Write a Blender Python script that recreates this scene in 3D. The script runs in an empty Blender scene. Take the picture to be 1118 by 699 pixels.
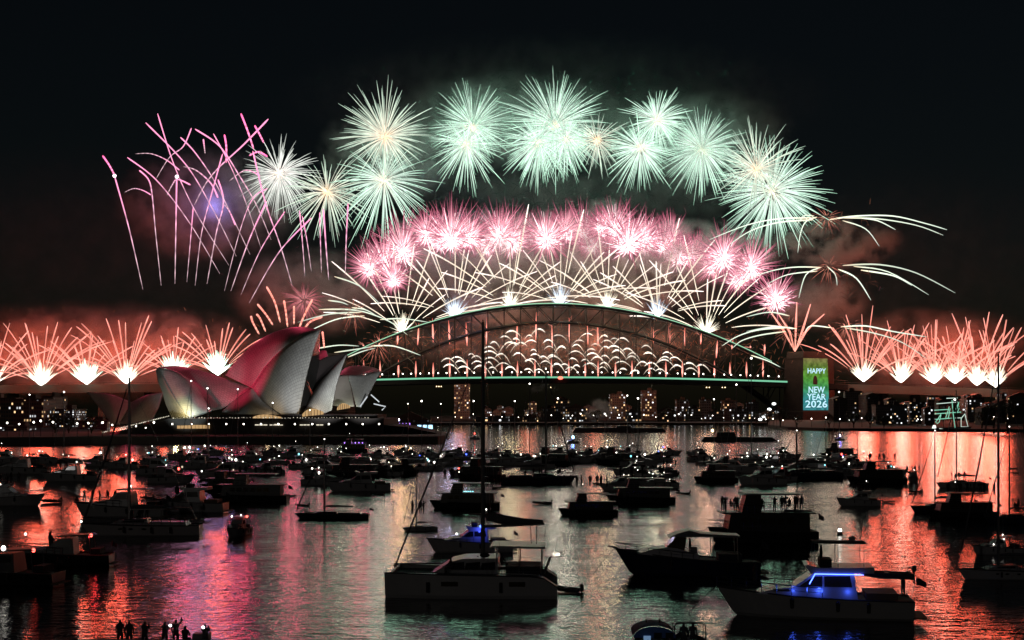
import bpy, bmesh, math, random
from mathutils import Vector, Matrix, Euler
random.seed(26)
R = math.radians
PI = math.pi
SC = bpy.context.scene
COL = SC.collection

# ------------------------------------------------------------------ camera
F_PX, CX, HY, CAM_H = 1500.0, 559.0, 449.0, 14.0      # focal length in photo pixels, principal column, horizon row, eye height
cam = bpy.data.cameras.new('camera')
cam.sensor_fit = 'HORIZONTAL'; cam.sensor_width = 36.0
cam.lens = 36.0 * F_PX / 1118.0
cam.shift_y = (HY - 349.5) / 1118.0
cam.clip_start = 0.5; cam.clip_end = 20000
cam_o = bpy.data.objects.new('camera', cam); COL.objects.link(cam_o)
cam_o.location = (0, 0, CAM_H); cam_o.rotation_euler = (R(90), 0, 0)
SC.camera = cam_o

# ------------------------------------------------------------------ night sky, moonlight, exposure
world = bpy.data.worlds.new('World'); SC.world = world; world.use_nodes = True
wt = world.node_tree; wt.nodes.clear()
wo = wt.nodes.new('ShaderNodeOutputWorld'); wb = wt.nodes.new('ShaderNodeBackground')
ws = wt.nodes.new('ShaderNodeTexSky'); ws.sky_type = 'NISHITA'; ws.sun_disc = False
ws.sun_elevation = R(12); ws.sun_rotation = R(195)
wb.inputs[1].default_value = 0.0009
wt.links.new(ws.outputs[0], wb.inputs[0]); wt.links.new(wb.outputs[0], wo.inputs[0])
sun = bpy.data.lights.new('moon', 'SUN'); sun.energy = 0.026; sun.angle = R(0.5); sun.color = (1, .96, .92)
sun_o = bpy.data.objects.new('moon', sun); COL.objects.link(sun_o)
sun_o.rotation_euler = (R(78), 0, R(-15))              # behind the camera, low
SC.view_settings.view_transform = 'Standard'; SC.view_settings.look = 'None'
SC.view_settings.exposure = 0.0; SC.view_settings.gamma = 1.0; SC.view_settings.use_curve_mapping = False
cy = SC.cycles
cy.use_denoising = True
cy.max_bounces = 4; cy.diffuse_bounces = 1; cy.glossy_bounces = 2; cy.transmission_bounces = 3
cy.transparent_max_bounces = 12; cy.volume_bounces = 0
cy.volume_step_rate = 1.0; cy.volume_max_steps = 96
cy.sample_clamp_indirect = 12.0; cy.use_light_tree = True
cy.caustics_reflective = False; cy.caustics_refractive = False

# ------------------------------------------------------------------ helpers
def P(px, py, D):
    """the point at distance D that stands at this place of the photograph"""
    return Vector(((px - CX) / F_PX * D, D, CAM_H + (HY - py) / F_PX * D))
def dist(y):                                            # distance of the water at photo row y
    return CAM_H * F_PX / (y - HY)

def put(o, parent=None):
    COL.objects.link(o)
    if parent is not None: o.parent = parent
    return o
def tag(o, label=None, cat=None, group=None, kind=None):
    if label: o['label'] = label
    if cat: o['category'] = cat
    if group: o['group'] = group
    if kind: o['kind'] = kind
    return o
def empty(name, loc, rz=0.0, label=None, cat=None, group=None, kind=None):
    o = bpy.data.objects.new(name, None); put(o)
    o.empty_display_size = 0.5
    o.location = loc; o.rotation_euler = (0, 0, rz)
    return tag(o, label, cat, group, kind)
KIDS = {}
def copy_tree(o, parent=None):
    c = o.copy(); COL.objects.link(c)
    if parent is not None:
        c.parent = parent; KIDS.setdefault(parent.name, []).append(c)
    for ch in list(KIDS.get(o.name, [])): copy_tree(ch, c)
    return c

class MB:
    def __init__(s): s.v = []; s.f = []; s.c = []; s.has_c = False
    def add(s, vs, fs, cols=None):
        b = len(s.v); s.v += [tuple(v) for v in vs]; s.f += [tuple(b + i for i in f) for f in fs]
        if cols is not None: s.has_c = True; s.c += [tuple(c) for c in cols]
        else: s.c += [(1, 1, 1)] * len(vs)
        return s
    def box(s, c, d, m=None, taper=1.0):
        x, y, z = (k / 2 for k in d); c = Vector(c); t = taper
        vs = [Vector((-x, -y, -z)), Vector((x, -y, -z)), Vector((x, y, -z)), Vector((-x, y, -z)),
              Vector((-x * t, -y * t, z)), Vector((x * t, -y * t, z)), Vector((x * t, y * t, z)), Vector((-x * t, y * t, z))]
        if m is not None: vs = [m @ v for v in vs]
        return s.add([v + c for v in vs], [(0, 3, 2, 1), (4, 5, 6, 7), (0, 1, 5, 4), (1, 2, 6, 5), (2, 3, 7, 6), (3, 0, 4, 7)])
    def tube(s, pts, r, n=5, cols=None, caps=True):
        pts = [Vector(p) for p in pts]; k = len(pts)
        rs = r if isinstance(r, (list, tuple)) else [r] * k
        vs, fs, cs = [], [], []
        for i, p in enumerate(pts):
            t = (pts[min(i + 1, k - 1)] - pts[max(i - 1, 0)])
            t = t.normalized() if t.length > 1e-9 else Vector((0, 0, 1))
            a = t.cross(Vector((0, 1, 0)) if abs(t.y) < .9 else Vector((1, 0, 0))).normalized(); b = t.cross(a)
            for j in range(n):
                an = 2 * PI * j / n
                vs.append(p + (a * math.cos(an) + b * math.sin(an)) * rs[i])
                if cols: cs.append(cols[i])
        for i in range(k - 1):
            for j in range(n):
                fs.append((i * n + j, i * n + (j + 1) % n, (i + 1) * n + (j + 1) % n, (i + 1) * n + j))
        if caps: fs += [tuple(range(n))[::-1], tuple((k - 1) * n + j for j in range(n))]
        return s.add(vs, fs, cs if cols else None)
    def prism(s, prof, y0, y1, axis='y'):
        """profile of (x,z) points extruded along y"""
        n = len(prof)
        vs = [Vector((p[0], y0, p[1])) for p in prof] + [Vector((p[0], y1, p[1])) for p in prof]
        fs = [tuple(range(n)), tuple(range(2 * n - 1, n - 1, -1))] + [(i, n + i, n + (i + 1) % n, (i + 1) % n) for i in range(n)]
        return s.add(vs, fs)
    def sphere(s, c, r, seg=8, rings=5, sc=(1, 1, 1), cols=None):
        c = Vector(c); vs = [c + Vector((0, 0, r * sc[2]))]; fs = []
        for i in range(1, rings):
            th = PI * i / rings
            for j in range(seg):
                ph = 2 * PI * j / seg
                vs.append(c + Vector((r * sc[0] * math.sin(th) * math.cos(ph), r * sc[1] * math.sin(th) * math.sin(ph), r * sc[2] * math.cos(th))))
        vs.append(c - Vector((0, 0, r * sc[2])))
        for j in range(seg): fs.append((0, 1 + j, 1 + (j + 1) % seg))
        for i in range(rings - 2):
            for j in range(seg):
                a = 1 + i * seg
                fs.append((a + j, a + seg + j, a + seg + (j + 1) % seg, a + (j + 1) % seg))
        a = 1 + (rings - 2) * seg
        for j in range(seg): fs.append((len(vs) - 1, a + (j + 1) % seg, a + j))
        return s.add(vs, fs, None if cols is None else [cols] * len(vs))
    def loft(s, rows, closed=False):
        n = len(rows[0]); vs = [v for r_ in rows for v in r_]; fs = []
        for i in range(len(rows) - 1):
            for j in range(n if closed else n - 1):
                fs.append((i * n + j, i * n + (j + 1) % n, (i + 1) * n + (j + 1) % n, (i + 1) * n + j))
        return s.add(vs, fs)
    def build(s, name, mat, parent=None, smooth=False, origin=None):
        me = bpy.data.meshes.new(name)
        vs = s.v if origin is None else [tuple(Vector(v) - Vector(origin)) for v in s.v]
        me.from_pydata(vs, [], s.f)
        if s.has_c:
            a = me.color_attributes.new('glow', 'FLOAT_COLOR', 'POINT')
            a.data.foreach_set('color', [k for c in s.c for k in (c[0], c[1], c[2], 1.0)])
        if smooth: me.polygons.foreach_set('use_smooth', [True] * len(me.polygons))
        me.materials.append(mat)
        if not s.has_c:
            bm = bmesh.new(); bm.from_mesh(me); bmesh.ops.recalc_face_normals(bm, faces=bm.faces); bm.to_mesh(me); bm.free()
        o = bpy.data.objects.new(name, me); put(o, parent)
        if parent is not None: KIDS.setdefault(parent.name, []).append(o)
        if origin is not None: o.location = origin
        return o

# ------------------------------------------------------------------ materials
def new_mat(name):
    m = bpy.data.materials.new(name); m.use_nodes = True; m.node_tree.nodes.clear()
    return m, m.node_tree.nodes, m.node_tree.links
def surf(name, col, rough=0.5, metal=0.0, var=0.25, scale=3.0, bump=0.0, coat=0.0):
    """painted / stone / metal surface with a little procedural variation"""
    m, N, L = new_mat(name)
    o = N.new('ShaderNodeOutputMaterial'); b = N.new('ShaderNodeBsdfPrincipled')
    tc = N.new('ShaderNodeTexCoord'); n = N.new('ShaderNodeTexNoise'); n.inputs['Scale'].default_value = scale; n.inputs['Detail'].default_value = 4
    mx = N.new('ShaderNodeMix'); mx.data_type = 'RGBA'
    mx.inputs['A'].default_value = (*[c * (1 - var) for c in col], 1); mx.inputs['B'].default_value = (*[min(1, c * (1 + var)) for c in col], 1)
    L.new(tc.outputs['Object'], n.inputs['Vector']); L.new(n.outputs['Fac'], mx.inputs['Factor']); L.new(mx.outputs['Result'], b.inputs['Base Color'])
    b.inputs['Roughness'].default_value = rough; b.inputs['Metallic'].default_value = metal
    if coat: b.inputs['Coat Weight'].default_value = coat
    if bump:
        bp = N.new('ShaderNodeBump'); bp.inputs['Strength'].default_value = bump
        L.new(n.outputs['Fac'], bp.inputs['Height']); L.new(bp.outputs['Normal'], b.inputs['Normal'])
    L.new(b.outputs[0], o.inputs[0])
    return m
def glow(name, col, strength, sampling='NONE'):
    m, N, L = new_mat(name)
    o = N.new('ShaderNodeOutputMaterial'); e = N.new('ShaderNodeEmission')
    e.inputs[0].default_value = (*col, 1); e.inputs[1].default_value = strength
    L.new(e.outputs[0], o.inputs[0]); m.cycles.emission_sampling = sampling
    return m
def spark_mat():
    m, N, L = new_mat('burning_sparks')
    o = N.new('ShaderNodeOutputMaterial'); e = N.new('ShaderNodeEmission'); a = N.new('ShaderNodeAttribute'); a.attribute_name = 'glow'
    e.inputs[1].default_value = 1.0
    L.new(a.outputs['Color'], e.inputs[0]); L.new(e.outputs[0], o.inputs[0]); m.cycles.emission_sampling = 'NONE'
    return m
SPARK = spark_mat()
def lamp(name, loc, power, col, radius, parent=None):
    l = bpy.data.lights.new(name, 'POINT'); l.energy = power; l.color = col; l.shadow_soft_size = radius
    o = bpy.data.objects.new(name, l); put(o)
    if parent is not None:
        o.parent = parent; o.location = Vector(loc) - parent.location
    else: o.location = loc
    return o
# ------------------------------------------------------------------ harbour water
def water_mat():
    m, N, L = new_mat('harbour_water')
    o = N.new('ShaderNodeOutputMaterial'); b = N.new('ShaderNodeBsdfPrincipled')
    b.inputs['Base Color'].default_value = (.004, .006, .008, 1); b.inputs['Roughness'].default_value = WATER_ROUGH
    b.inputs['IOR'].default_value = 1.333
    g = N.new('ShaderNodeNewGeometry')
    def layer(scale, sx, sy, detail, rough=.55):
        mp = N.new('ShaderNodeMapping'); mp.inputs['Scale'].default_value = (sx, sy, 1); mp.inputs['Rotation'].default_value = (0, 0, R(9))
        n = N.new('ShaderNodeTexNoise'); n.inputs['Scale'].default_value = scale; n.inputs['Detail'].default_value = detail; n.inputs['Roughness'].default_value = rough
        L.new(g.outputs['Position'], mp.inputs[0]); L.new(mp.outputs[0], n.inputs['Vector']); return n.outputs['Fac']
    def math_(op, a, b_):
        k = N.new('ShaderNodeMath'); k.operation = op
        for i, q in enumerate((a, b_)):
            if isinstance(q, (int, float)): k.inputs[i].default_value = q
            else: L.new(q, k.inputs[i])
        return k.outputs[0]
    h = math_('ADD', math_('MULTIPLY', layer(1.0, .6, 1, 3), 0.17), math_('MULTIPLY', layer(3.4, .6, 1, 3), 0.045))
    h = math_('ADD', h, math_('MULTIPLY', layer(0.12, .7, 1, 2), 0.35))
    bp = N.new('ShaderNodeBump'); bp.inputs['Strength'].default_value = WATER_BUMP; bp.inputs['Distance'].default_value = 1.0
    L.new(h, bp.inputs['Height']); L.new(bp.outputs['Normal'], b.inputs['Normal'])
    L.new(b.outputs[0], o.inputs[0])
    return m
WATER_ROUGH, WATER_BUMP = 0.06, 0.55
w = MB(); w.add([(-4000, -60, 0), (4000, -60, 0), (4000, 9000, 0), (-4000, 9000, 0)], [(0, 1, 2, 3)])
tag(w.build('water', water_mat()), 'dark rippled harbour water mirroring red, white and green fire', kind='structure')

# ------------------------------------------------------------------ fireworks (trails are thin burning sparks hanging in the air)
DB = 1500.0                                            # distance of the bridge
def mulc(c, k): return (c[0] * k, c[1] * k, c[2] * k)
def mixc(a, b, t): return tuple(a[i] * (1 - t) + b[i] * t for i in range(3))
def ramp(cs, t):
    t = max(0, min(.9999, t)) * (len(cs) - 1); i = int(t); return mixc(cs[i], cs[i + 1], t - i)
def spray(mb, c, r, n, cols, rad=.6, s0=.08, droop=.12, up=0.0, jit=.3, k=6, flat=1.0):
    """sparks thrown out in all directions from c, drawn down by gravity"""
    ga = PI * (3 - math.sqrt(5))
    for i in range(n):
        z = 1 - 2 * (i + .5) / n; q = math.sqrt(max(0, 1 - z * z)); a = ga * i + random.uniform(-.25, .25)
        d = Vector((q * math.cos(a), q * math.sin(a) * flat, z)) + Vector([random.gauss(0, .06) for _ in range(3)])
        d.z += up
        ln = r * random.uniform(1 - jit, 1.06)
        st = s0 * random.uniform(.6, 2.2)
        pts, rs, cc = [], [], []
        br = random.uniform(.6, 1.25)
        for j in range(k):
            s = st + (1 - st) * j / (k - 1)
            pts.append(c + d * (ln * s) - Vector((0, 0, droop * r * s * s)))
            rs.append(rad * (.45 + 1.1 * s - 1.05 * s ** 3) * (0.6 if j == k - 1 else 1)); cc.append(mulc(ramp(cols, s), br * random.uniform(.75, 1.25)))
        mb.tube(pts, rs, 3, cc, False)
def streak(mb, pts, rad, cols, n=4, taper=(.5, 1.0)):
    pts = [Vector(p) for p in pts]; k = len(pts)
    mb.tube(pts, [rad * (taper[0] + (taper[1] - taper[0]) * i / (k - 1)) * (.35 if i in (0, k - 1) else .75 if i in (1, k - 2) and k > 6 else 1) for i in range(k)], n, [ramp(cols, i / (k - 1)) for i in range(k)], False)
def arc(o, ang, ln, droop, k=8, s0=0.0, tilt=0.0):
    """points of a comet thrown from o at ANG from the vertical"""
    d = Vector((math.sin(ang), tilt, math.cos(ang))); out = []
    for j in range(k):
        s = s0 + (1 - s0) * j / (k - 1)
        out.append(o + d * (ln * s) - Vector((0, 0, droop * ln * s * s)))
    return out

# -- high white and green chrysanthemum shells
GREEN = [(1.2, 1.0, .7), (.9, 1.05, .9), (.9, 1.2, 1.0), (.75, 1.1, .88), (.42, .78, .55)]
WARMC = [(1.5, 1.0, .55), (.95, .9, .72), (.85, .95, .75), (.72, .9, .72), (.42, .62, .48)]
PINKW = [(1.6, 1.3, 1.0), (1.0, .95, .9), (.95, .98, .9), (.8, .84, .77), (.5, .55, .5)]
shells = [  # px, py, radius, n, colours, upward push, lamp power, label
    (305, 190, 44, 150, PINKW, 0.0, .5, 'round white burst over the tips of the pink comets, at the left end'),
    (357, 210, 52, 95, WARMC, .05, .4, 'sparse cream burst with an orange core, between the white burst and the green ones'),
    (420, 150, 54, 170, WARMC, .22, .7, 'tall spiky green white burst with an orange core at the top left of the chain'),
    (419, 198, 54, 130, GREEN, -.05, .5, 'loose pale green burst hanging just under the tall spiky one'),
    (516, 139, 44, 150, GREEN, .15, .8, 'green burst whose core sits high, upper of the second pair'),
    (509, 158, 42, 130, GREEN, -.12, .7, 'green burst with a long downward spike, lower of the second pair'),
    (588, 156, 40, 190, GREEN, -.05, 1.1, 'dense overexposed white burst, lower left of the middle trio'),
    (606, 138, 56, 190, GREEN, .15, .9, 'widest green burst of the chain, topmost of the middle trio'),
    (618, 152, 38, 130, GREEN, -.05, .7, 'white burst filling the right of the middle trio'),
    (652, 153, 38, 80, WARMC, .0, .4, 'small thin burst with an orange core, right of the middle trio'),
    (699, 162, 39, 170, GREEN, -.05, .9, 'compact white burst below and left of a slightly higher one'),
    (717, 132, 38, 150, GREEN, .12, .8, 'compact green white burst above and right of its twin'),
    (766, 164, 50, 210, GREEN, .08, 1.0, 'tall oval green burst, third from the right end of the chain'),
    (826, 186, 46, 120, WARMC, .22, .6, 'upper burst of the last pair, its trails bending up to the right'),
    (843, 209, 60, 210, GREEN, .05, 1.1, 'largest burst at the right end of the chain, wide below'),
]
LK = 1.0
for px, py, r, n, cols, up, pw, lab in shells:
    D = DB + random.uniform(-40, 60); c = P(px, py, D); r *= D / F_PX
    t = empty('firework_burst', c, 0, lab, 'firework', 'chain of round bursts high above the bridge')
    mb = MB(); spray(mb, Vector(), r * random.uniform(1.08, 1.2), int(n * 1.35), [mulc(k, 1.05) for k in cols], rad=.5, s0=random.uniform(.1, .2), droop=random.uniform(.1, .2), up=up, jit=random.uniform(.38, .55), k=8)
    mb.build('spark_spray', SPARK, t)['kind'] = 'stuff'
    mb = MB(); spray(mb, Vector(), r * .22, 46, [mulc(cols[0], 1.5), cols[1]], rad=.5, s0=.05, droop=0, k=3); mb.build('hot_core', SPARK, t)
    lamp('burst_light', c, pw * 1.35e5 * LK, (.36, 1, .62), r * .35, t)

# -- pink and red peonies in a garland above the arch
PINK = [(3.4, 2.6, 2.6), (2.2, 1.2, 1.3), (1.1, .38, .5), (.65, .16, .25), (.25, .05, .09)]
peonies = [(404, 294, 26), (440, 273, 27), (466, 262, 24), (493, 268, 28), (530, 272, 24), (558, 264, 25), (597, 268, 26), (637, 262, 25), (658, 258, 22),
           (686, 266, 28), (724, 272, 24), (741, 277, 23), (763, 276, 25), (777, 296, 20), (820, 292, 26), (847, 326, 24),
    (420, 283, 24), (480, 262, 22), (512, 266, 22), (545, 262, 24), (578, 262, 22), (617, 262, 24), (648, 268, 22), (672, 258, 22), (704, 263, 24), (733, 262, 20), (756, 286, 22), (790, 284, 24), (806, 300, 18), (430, 300, 20)]
for i, (px, py, r) in enumerate(peonies):
    py += random.uniform(-9, 8) if i not in (0, 14, 15) else 0
    D = DB + random.uniform(-20, 30); c = P(px, py, D)
    lab = {0: 'loose red pink burst at the left end of the garland', 14: 'red pink burst standing clear at the right end of the garland',
           15: 'small red burst alone below the right end of the garland'}.get(i, 'pink burst with a white hot heart in the garland above the arch')
    t = empty('firework_burst', c, 0, lab, 'firework', 'garland of pink bursts above the arch')
    mb = MB(); r *= random.uniform(.85, 1.15); spray(mb, Vector(), r * 1.35, 300, PINK, rad=.45, s0=.05, droop=.05, up=random.uniform(.15, .4), jit=.7, k=4)
    mb.build('spark_spray', SPARK, t)['kind'] = 'stuff'
    mb = MB(); spray(mb, Vector((0, 0, -r * .25)), r * random.uniform(.6, 1.0), 95, [(4, 3.2, 3.2), (2.8, 2.1, 2.1), (1.4, .7, .85)], rad=.66, s0=.0, droop=.0, up=random.uniform(.3, .8), k=3, jit=.6); mb.build('hot_core', SPARK, t)
    lamp('burst_light', c, 1.3e5 * LK, (1, .36, .44), 9, t)

# -- cream comet fans from the top chord, crossing each other in a lattice
CREAM = [(2.0, 1.8, 1.45), (1.3, 1.1, .85), (1.1, .92, .72), (1.3, 1.1, .95), (2.2, 1.9, 1.75)]
BLUEW = [(3, 3.2, 3.6), (1.6, 1.8, 2.1), (.9, 1.05, 1.2), (.5, .62, .75)]
HOTW = [(4, 3.8, 3.3), (2.6, 2.5, 2.1), (1.3, 1.2, .95), (.8, .7, .5)]
def arch_y(px): return 334 + .00113 * (px - 604) ** 2
fan_x = [(440, 'cream', 'cream comet fan low on the left end of the arch'), (497, 'white', 'blue white comet fan on the left shoulder of the arch'),
         (557, 'cream', 'cream comet fan left of the crown of the arch'), (612, 'white', 'blue white comet fan on the crown of the arch'),
         (663, 'cream', 'cream comet fan just right of the crown of the arch'), (718, 'white', 'white comet fan on the right shoulder of the arch'),
         (771, 'cream', 'peach comet fan low on the right end of the arch')]
for px, kind_, lab in fan_x:
    py = arch_y(px) - 1; c = P(px, py, DB)
    t = empty('firework_fan', c, 0, lab, 'firework', 'comet fans along the top of the arch')
    mb = MB()
    for k in range(60):
        a = random.gauss(0, .55); ln = random.uniform(10, 27) * (1 - .25 * abs(a))
        streak(mb, arc(Vector(), a, ln, .05, 4, .1, random.gauss(0, .3)), random.uniform(.35, .7), HOTW if kind_ == 'cream' else BLUEW, 3, (1, .5))
    mb.build('spark_brush', SPARK, t)['kind'] = 'stuff'
    for a in (-68, -58, -49, -40, -31, -22, -13, -4, 5, 14, 23, 32, 41, 50, 59, 68):
        a = R(a + random.uniform(-5, 5)); mb = MB()
        ln = random.choice((random.uniform(60, 95), random.uniform(85, 122))) * (1 + .06 * abs(a))
        streak(mb, arc(Vector(), a, ln, .05 + .15 * abs(a) ** 1.5, 11, random.uniform(.2, .34), random.uniform(-.15, .15)), random.uniform(.5, .85), CREAM, 4, (.6, 1.15))
        mb.build('comet', SPARK, t)
    lamp('fan_light', c + Vector((0, -3, 8)), .85e5 * LK, {440: (1, .6, .22), 497: (.62, .6, 1), 557: (1, .8, .42), 612: (1, .88, .68), 663: (1, .74, .4), 718: (1, .9, .6), 771: (1, .5, .3)}[px], 8, t)

# -- red comets dropping between arch and deck
REDC = [(1.0, .28, .2), (1.9, .75, .6), (1.5, .5, .38), (.7, .14, .1)]
ups = [(397, 347, 378), (414, 352, 378), (434, 350, 376), (456, 341, 377), (473, 339, 374), (491, 350, 376), (510, 352, 378), (531, 346, 376), (564, 353, 374), (585, 341, 372),
       (603, 355, 380), (622, 347, 375), (642, 351, 376), (653, 355, 378), (713, 350, 376), (731, 350, 376), (748, 357, 378), (765, 362, 376), (782, 370, 391), (799, 355, 382), (819, 347, 378), (835, 352, 376)]
for x, y0, y1 in ups:
    y0 = max(y0, arch_y(x) - 6); mb = MB(); c = P(x, y1, DB + 6)
    dx = random.uniform(-1.5, 1.5)
    streak(mb, [P(x + dx * q, y1 + (y0 - y1) * q, DB + 6) - c for q in (0, .3, .6, 1)], 1.0, REDC, 4, (1, .7))
    for _ in range(3):
        q = random.uniform(.2, 1); p = P(x, y1 + (y0 - y1) * q, DB + 6) - c; a = random.uniform(-1.2, 1.2)
        streak(mb, arc(p, a, random.uniform(4, 12), .3, 4), .35, [mulc(REDC[1], .6), mulc(REDC[0], .4)], 3)
    tag(mb.build('comet_trail', SPARK, None, origin=None), 'red comet trail standing in the upper row under the arch', 'firework', 'upper row of red comets under the arch').location = c
for x in (397, 415, 435, 454, 473, 491, 510, 530, 548, 565, 584, 602, 621, 639, 653, 672, 690, 709, 727, 745, 763, 780, 797, 815, 833):
    y1 = 412; y0 = random.uniform(392, 397); mb = MB(); c = P(x, y1, DB + 6)
    streak(mb, [P(x, y1 + (y0 - y1) * q, DB + 6) - c for q in (0, .3, .6, 1)], 1.05, REDC, 4, (1, .7))
    tag(mb.build('comet_trail', SPARK), 'short red comet trail rising straight from the deck of the bridge', 'firework', 'lower row of red comets on the deck').location = c

for x in (430, 500, 575, 650, 730, 800): lamp('comet_light', P(x, 372, DB + 26), .55e5, (1, .24, .13), 8)
# -- white hooked arcs in tiers above the deck
SQ = [(1.0, .9, .75), (2.4, 2.2, 1.9), (1.6, 1.4, 1.15), (.7, .55, .42)]
tiers = [(365, 560, 670, .4), (371, 552, 690, .8), (377, 540, 705, 1.0), (383, 535, 715, 1.05), (389, 515, 735, 1.1), (395, 500, 750, 1.1), (400, 490, 765, 1.1), (405, 478, 778, 1.0)]
for y0_, xa, xb, pr in tiers:
    x = xa; pr *= .86
    while x < xb:
        if random.random() < pr:
            wd = random.uniform(8, 20); hg = wd * random.uniform(.25, .42); y = y0_ + random.uniform(-2.6, 2.6); bq = random.uniform(.45, 1.1); sgn = 1 if random.random() < .75 else -1; c = P(x, y, DB - 4); mb = MB()
            streak(mb, [Vector((sgn * wd * (q - .45), 0, hg * (1 - (2 * q - .75) ** 2 / .95))) for q in (0, .15, .3, .45, .6, .8, 1)], random.uniform(.6, .95), [mulc(q_, bq) for q_ in SQ], 4, (1.1, .6))
            tag(mb.build('comet_arc', SPARK), 'small white hooked comet in the tiers above the bridge deck', 'firework', 'tiers of white hooked comets').location = c
        x += 16.0 + random.uniform(-5, 5)

# -- red comet fans on the approaches, left and right, each with a white brush at its foot
SALM = [(1.5, .62, .45), (1.7, .62, .47), (1.6, .5, .38), (1.5, .45, .34), (1.9, .7, .55)]
WGRN = [(4, 4, 3.6), (3.2, 3.6, 3.1), (1.6, 2.3, 1.8), (.5, 1.0, .75)]
fans = [(-8, 421, 'W', 7, 'red comet fan cut by the left edge of the photo'), (45, 421, 'W', 9, 'red comet fan with a broad white foot, second from the left edge'),
        (95, 420, 'G', 6, 'smaller fan with a green white foot between two broad white ones'), (138, 419, 'W', 10, 'tallest red fan with a white foot, left of the opera house'),
        (190, 412, 'G', 6, 'fan with a green white foot just above the left opera house shell'), (238, 410, 'G', 7, 'fan with a green white foot in the dip between two opera house shells'),
        (943, 417, 'W', 8, 'red fan with a white foot nearest the lit pylon'), (984, 418, 'W', 8, 'second red fan right of the lit pylon'),
        (1020, 419, 'W', 8, 'third red fan right of the lit pylon'), (1043, 419, 'W', 7, 'fourth red fan right of the lit pylon'),
        (1067, 421, 'W', 7, 'fifth red fan right of the lit pylon'), (1087, 423, 'W', 6, 'last red fan toward the right edge')]
for px, py, kd, nc, lab in fans:
    D = DB - 20; c = P(px, py, D); right = px > 900
    t = empty('firework_fan', c, 0, lab, 'firework', 'red comet fans right of the bridge' if right else 'red comet fans left of the bridge')
    hw = 11 if right else 17
    mb = MB()
    for k in range(120):
        a = random.gauss(0, .4 if right else .5); a = max(-.85, min(.85, a)); ln = random.uniform(6, 30 if not right else 26) * (1 - .25 * abs(a))
        cl = HOTW if kd == 'W' else WGRN
        streak(mb, arc(Vector(), a, ln, .04, 4, .05, random.gauss(0, .3)), random.uniform(.4, .9), [mulc(q, 1.5) for q in cl], 3, (.8, .9))
    mb.build('spark_brush', SPARK, t)['kind'] = 'stuff'
    sp = 44 if right else 52
    nc = int(nc * 2.8); fsz = random.uniform(.85, 1.12)
    for k in range(nc):
        a = R(-sp + 2 * sp * k / (nc - 1) + random.uniform(-6, 6)); mb = MB()
        ln = random.uniform(48, 88) * (1 + .25 * abs(a)) * (1.0 if kd == 'W' else .8) * fsz
        streak(mb, arc(Vector(), a, ln, .1 + .22 * abs(a), 10, .24, random.uniform(-.15, .15)), random.uniform(.45, .85), [mulc(q, random.uniform(.55, 1.15)) for q in SALM], 4, (.7, 1.15))
        mb.build('comet', SPARK, t)
    lamp('fan_light', c + Vector((0, -2, 24)), (2.8e5 if right else 3.6e5) * LK, (1, .11, .055), 16, t)
    lamp('fan_foot_light', c + Vector((0, -4, 10)), .3e5 * LK, (1, .85, .65) if kd == 'W' else (.6, 1, .8), 7, t)

# -- comets shot from behind the opera house and from the pylon
def px_comet(name, pts, rad, cols, D, lab, grp, taper=(.8, 1.1), star=None):
    c = P(*pts[0], D); mb = MB(); q = [P(*p, D) - c for p in pts]
    # smooth a polyline of three or four points
    sm = []
    k = len(q)
    for i in range(k - 1):
        p0, p1, p2, p3 = q[max(0, i - 1)], q[i], q[i + 1], q[min(k - 1, i + 2)]
        for j in range(11):
            u = j / 11; sm.append(.5 * ((2 * p1) + (p2 - p0) * u + (2 * p0 - 5 * p1 + 4 * p2 - p3) * u * u + (3 * p1 - p0 - 3 * p2 + p3) * u ** 3))
    sm.append(q[-1])
    streak(mb, sm, rad, cols, 4, taper)
    mb.c = [mulc(mb.c[q], (1.25, .5, .9)[(q // 4) % 3] if q // 4 < .6 * len(sm) else 1.0) for q in range(len(mb.c))]
    if star: mb.sphere(P(*star, D) - c, 2.0, 6, 4, (1, 1, 1), (4, 3, 3.4))
    o = mb.build(name, SPARK); o.location = c
    return tag(o, lab, 'firework', grp)
for i, (x0, y0, x1, y1, x2, y2) in enumerate([(283, 365, 276, 352, 274, 345), (290, 362, 284, 348, 280, 343), (298, 355, 290, 343, 281, 332), (306, 352, 300, 330, 291, 313), (314, 357, 312, 340, 310, 328),
        (321, 354, 321, 342, 321, 334), (325, 362, 332, 345, 341, 327), (328, 366, 338, 352, 352, 346), (345, 378, 344, 370, 343, 362), (354, 380, 353, 370, 352, 362)]):
    px_comet('comet_trail', [(x0, y0), (x1, y1), (x2, y2)], 1.0, SALM, DB - 60, 'salmon comet trail rising behind the highest opera house shell', 'comets behind the opera house')
PF = empty('firework_fan', P(868, 384, DB - 30), 0, 'red comet fan shooting from the top of the lit stone pylon', 'firework')
for pts in ([(868, 384), (855, 360), (838, 336)], [(868, 384), (862, 362), (850, 343)], [(868, 384), (869, 355), (870, 330)], [(868, 384), (877, 358), (885, 332)], [(868, 384), (881, 360), (900, 343)], [(868, 384), (878, 364), (890, 352)]):
    mb = MB(); streak(mb, [P(*p, DB - 30) - PF.location for p in pts], 1.25, SALM, 4, (1, .9)); mb.build('comet', SPARK, PF)
lamp('fan_light', P(868, 355, DB - 40), .12e5 * LK, (1, .4, .3), 8, PF)

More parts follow.
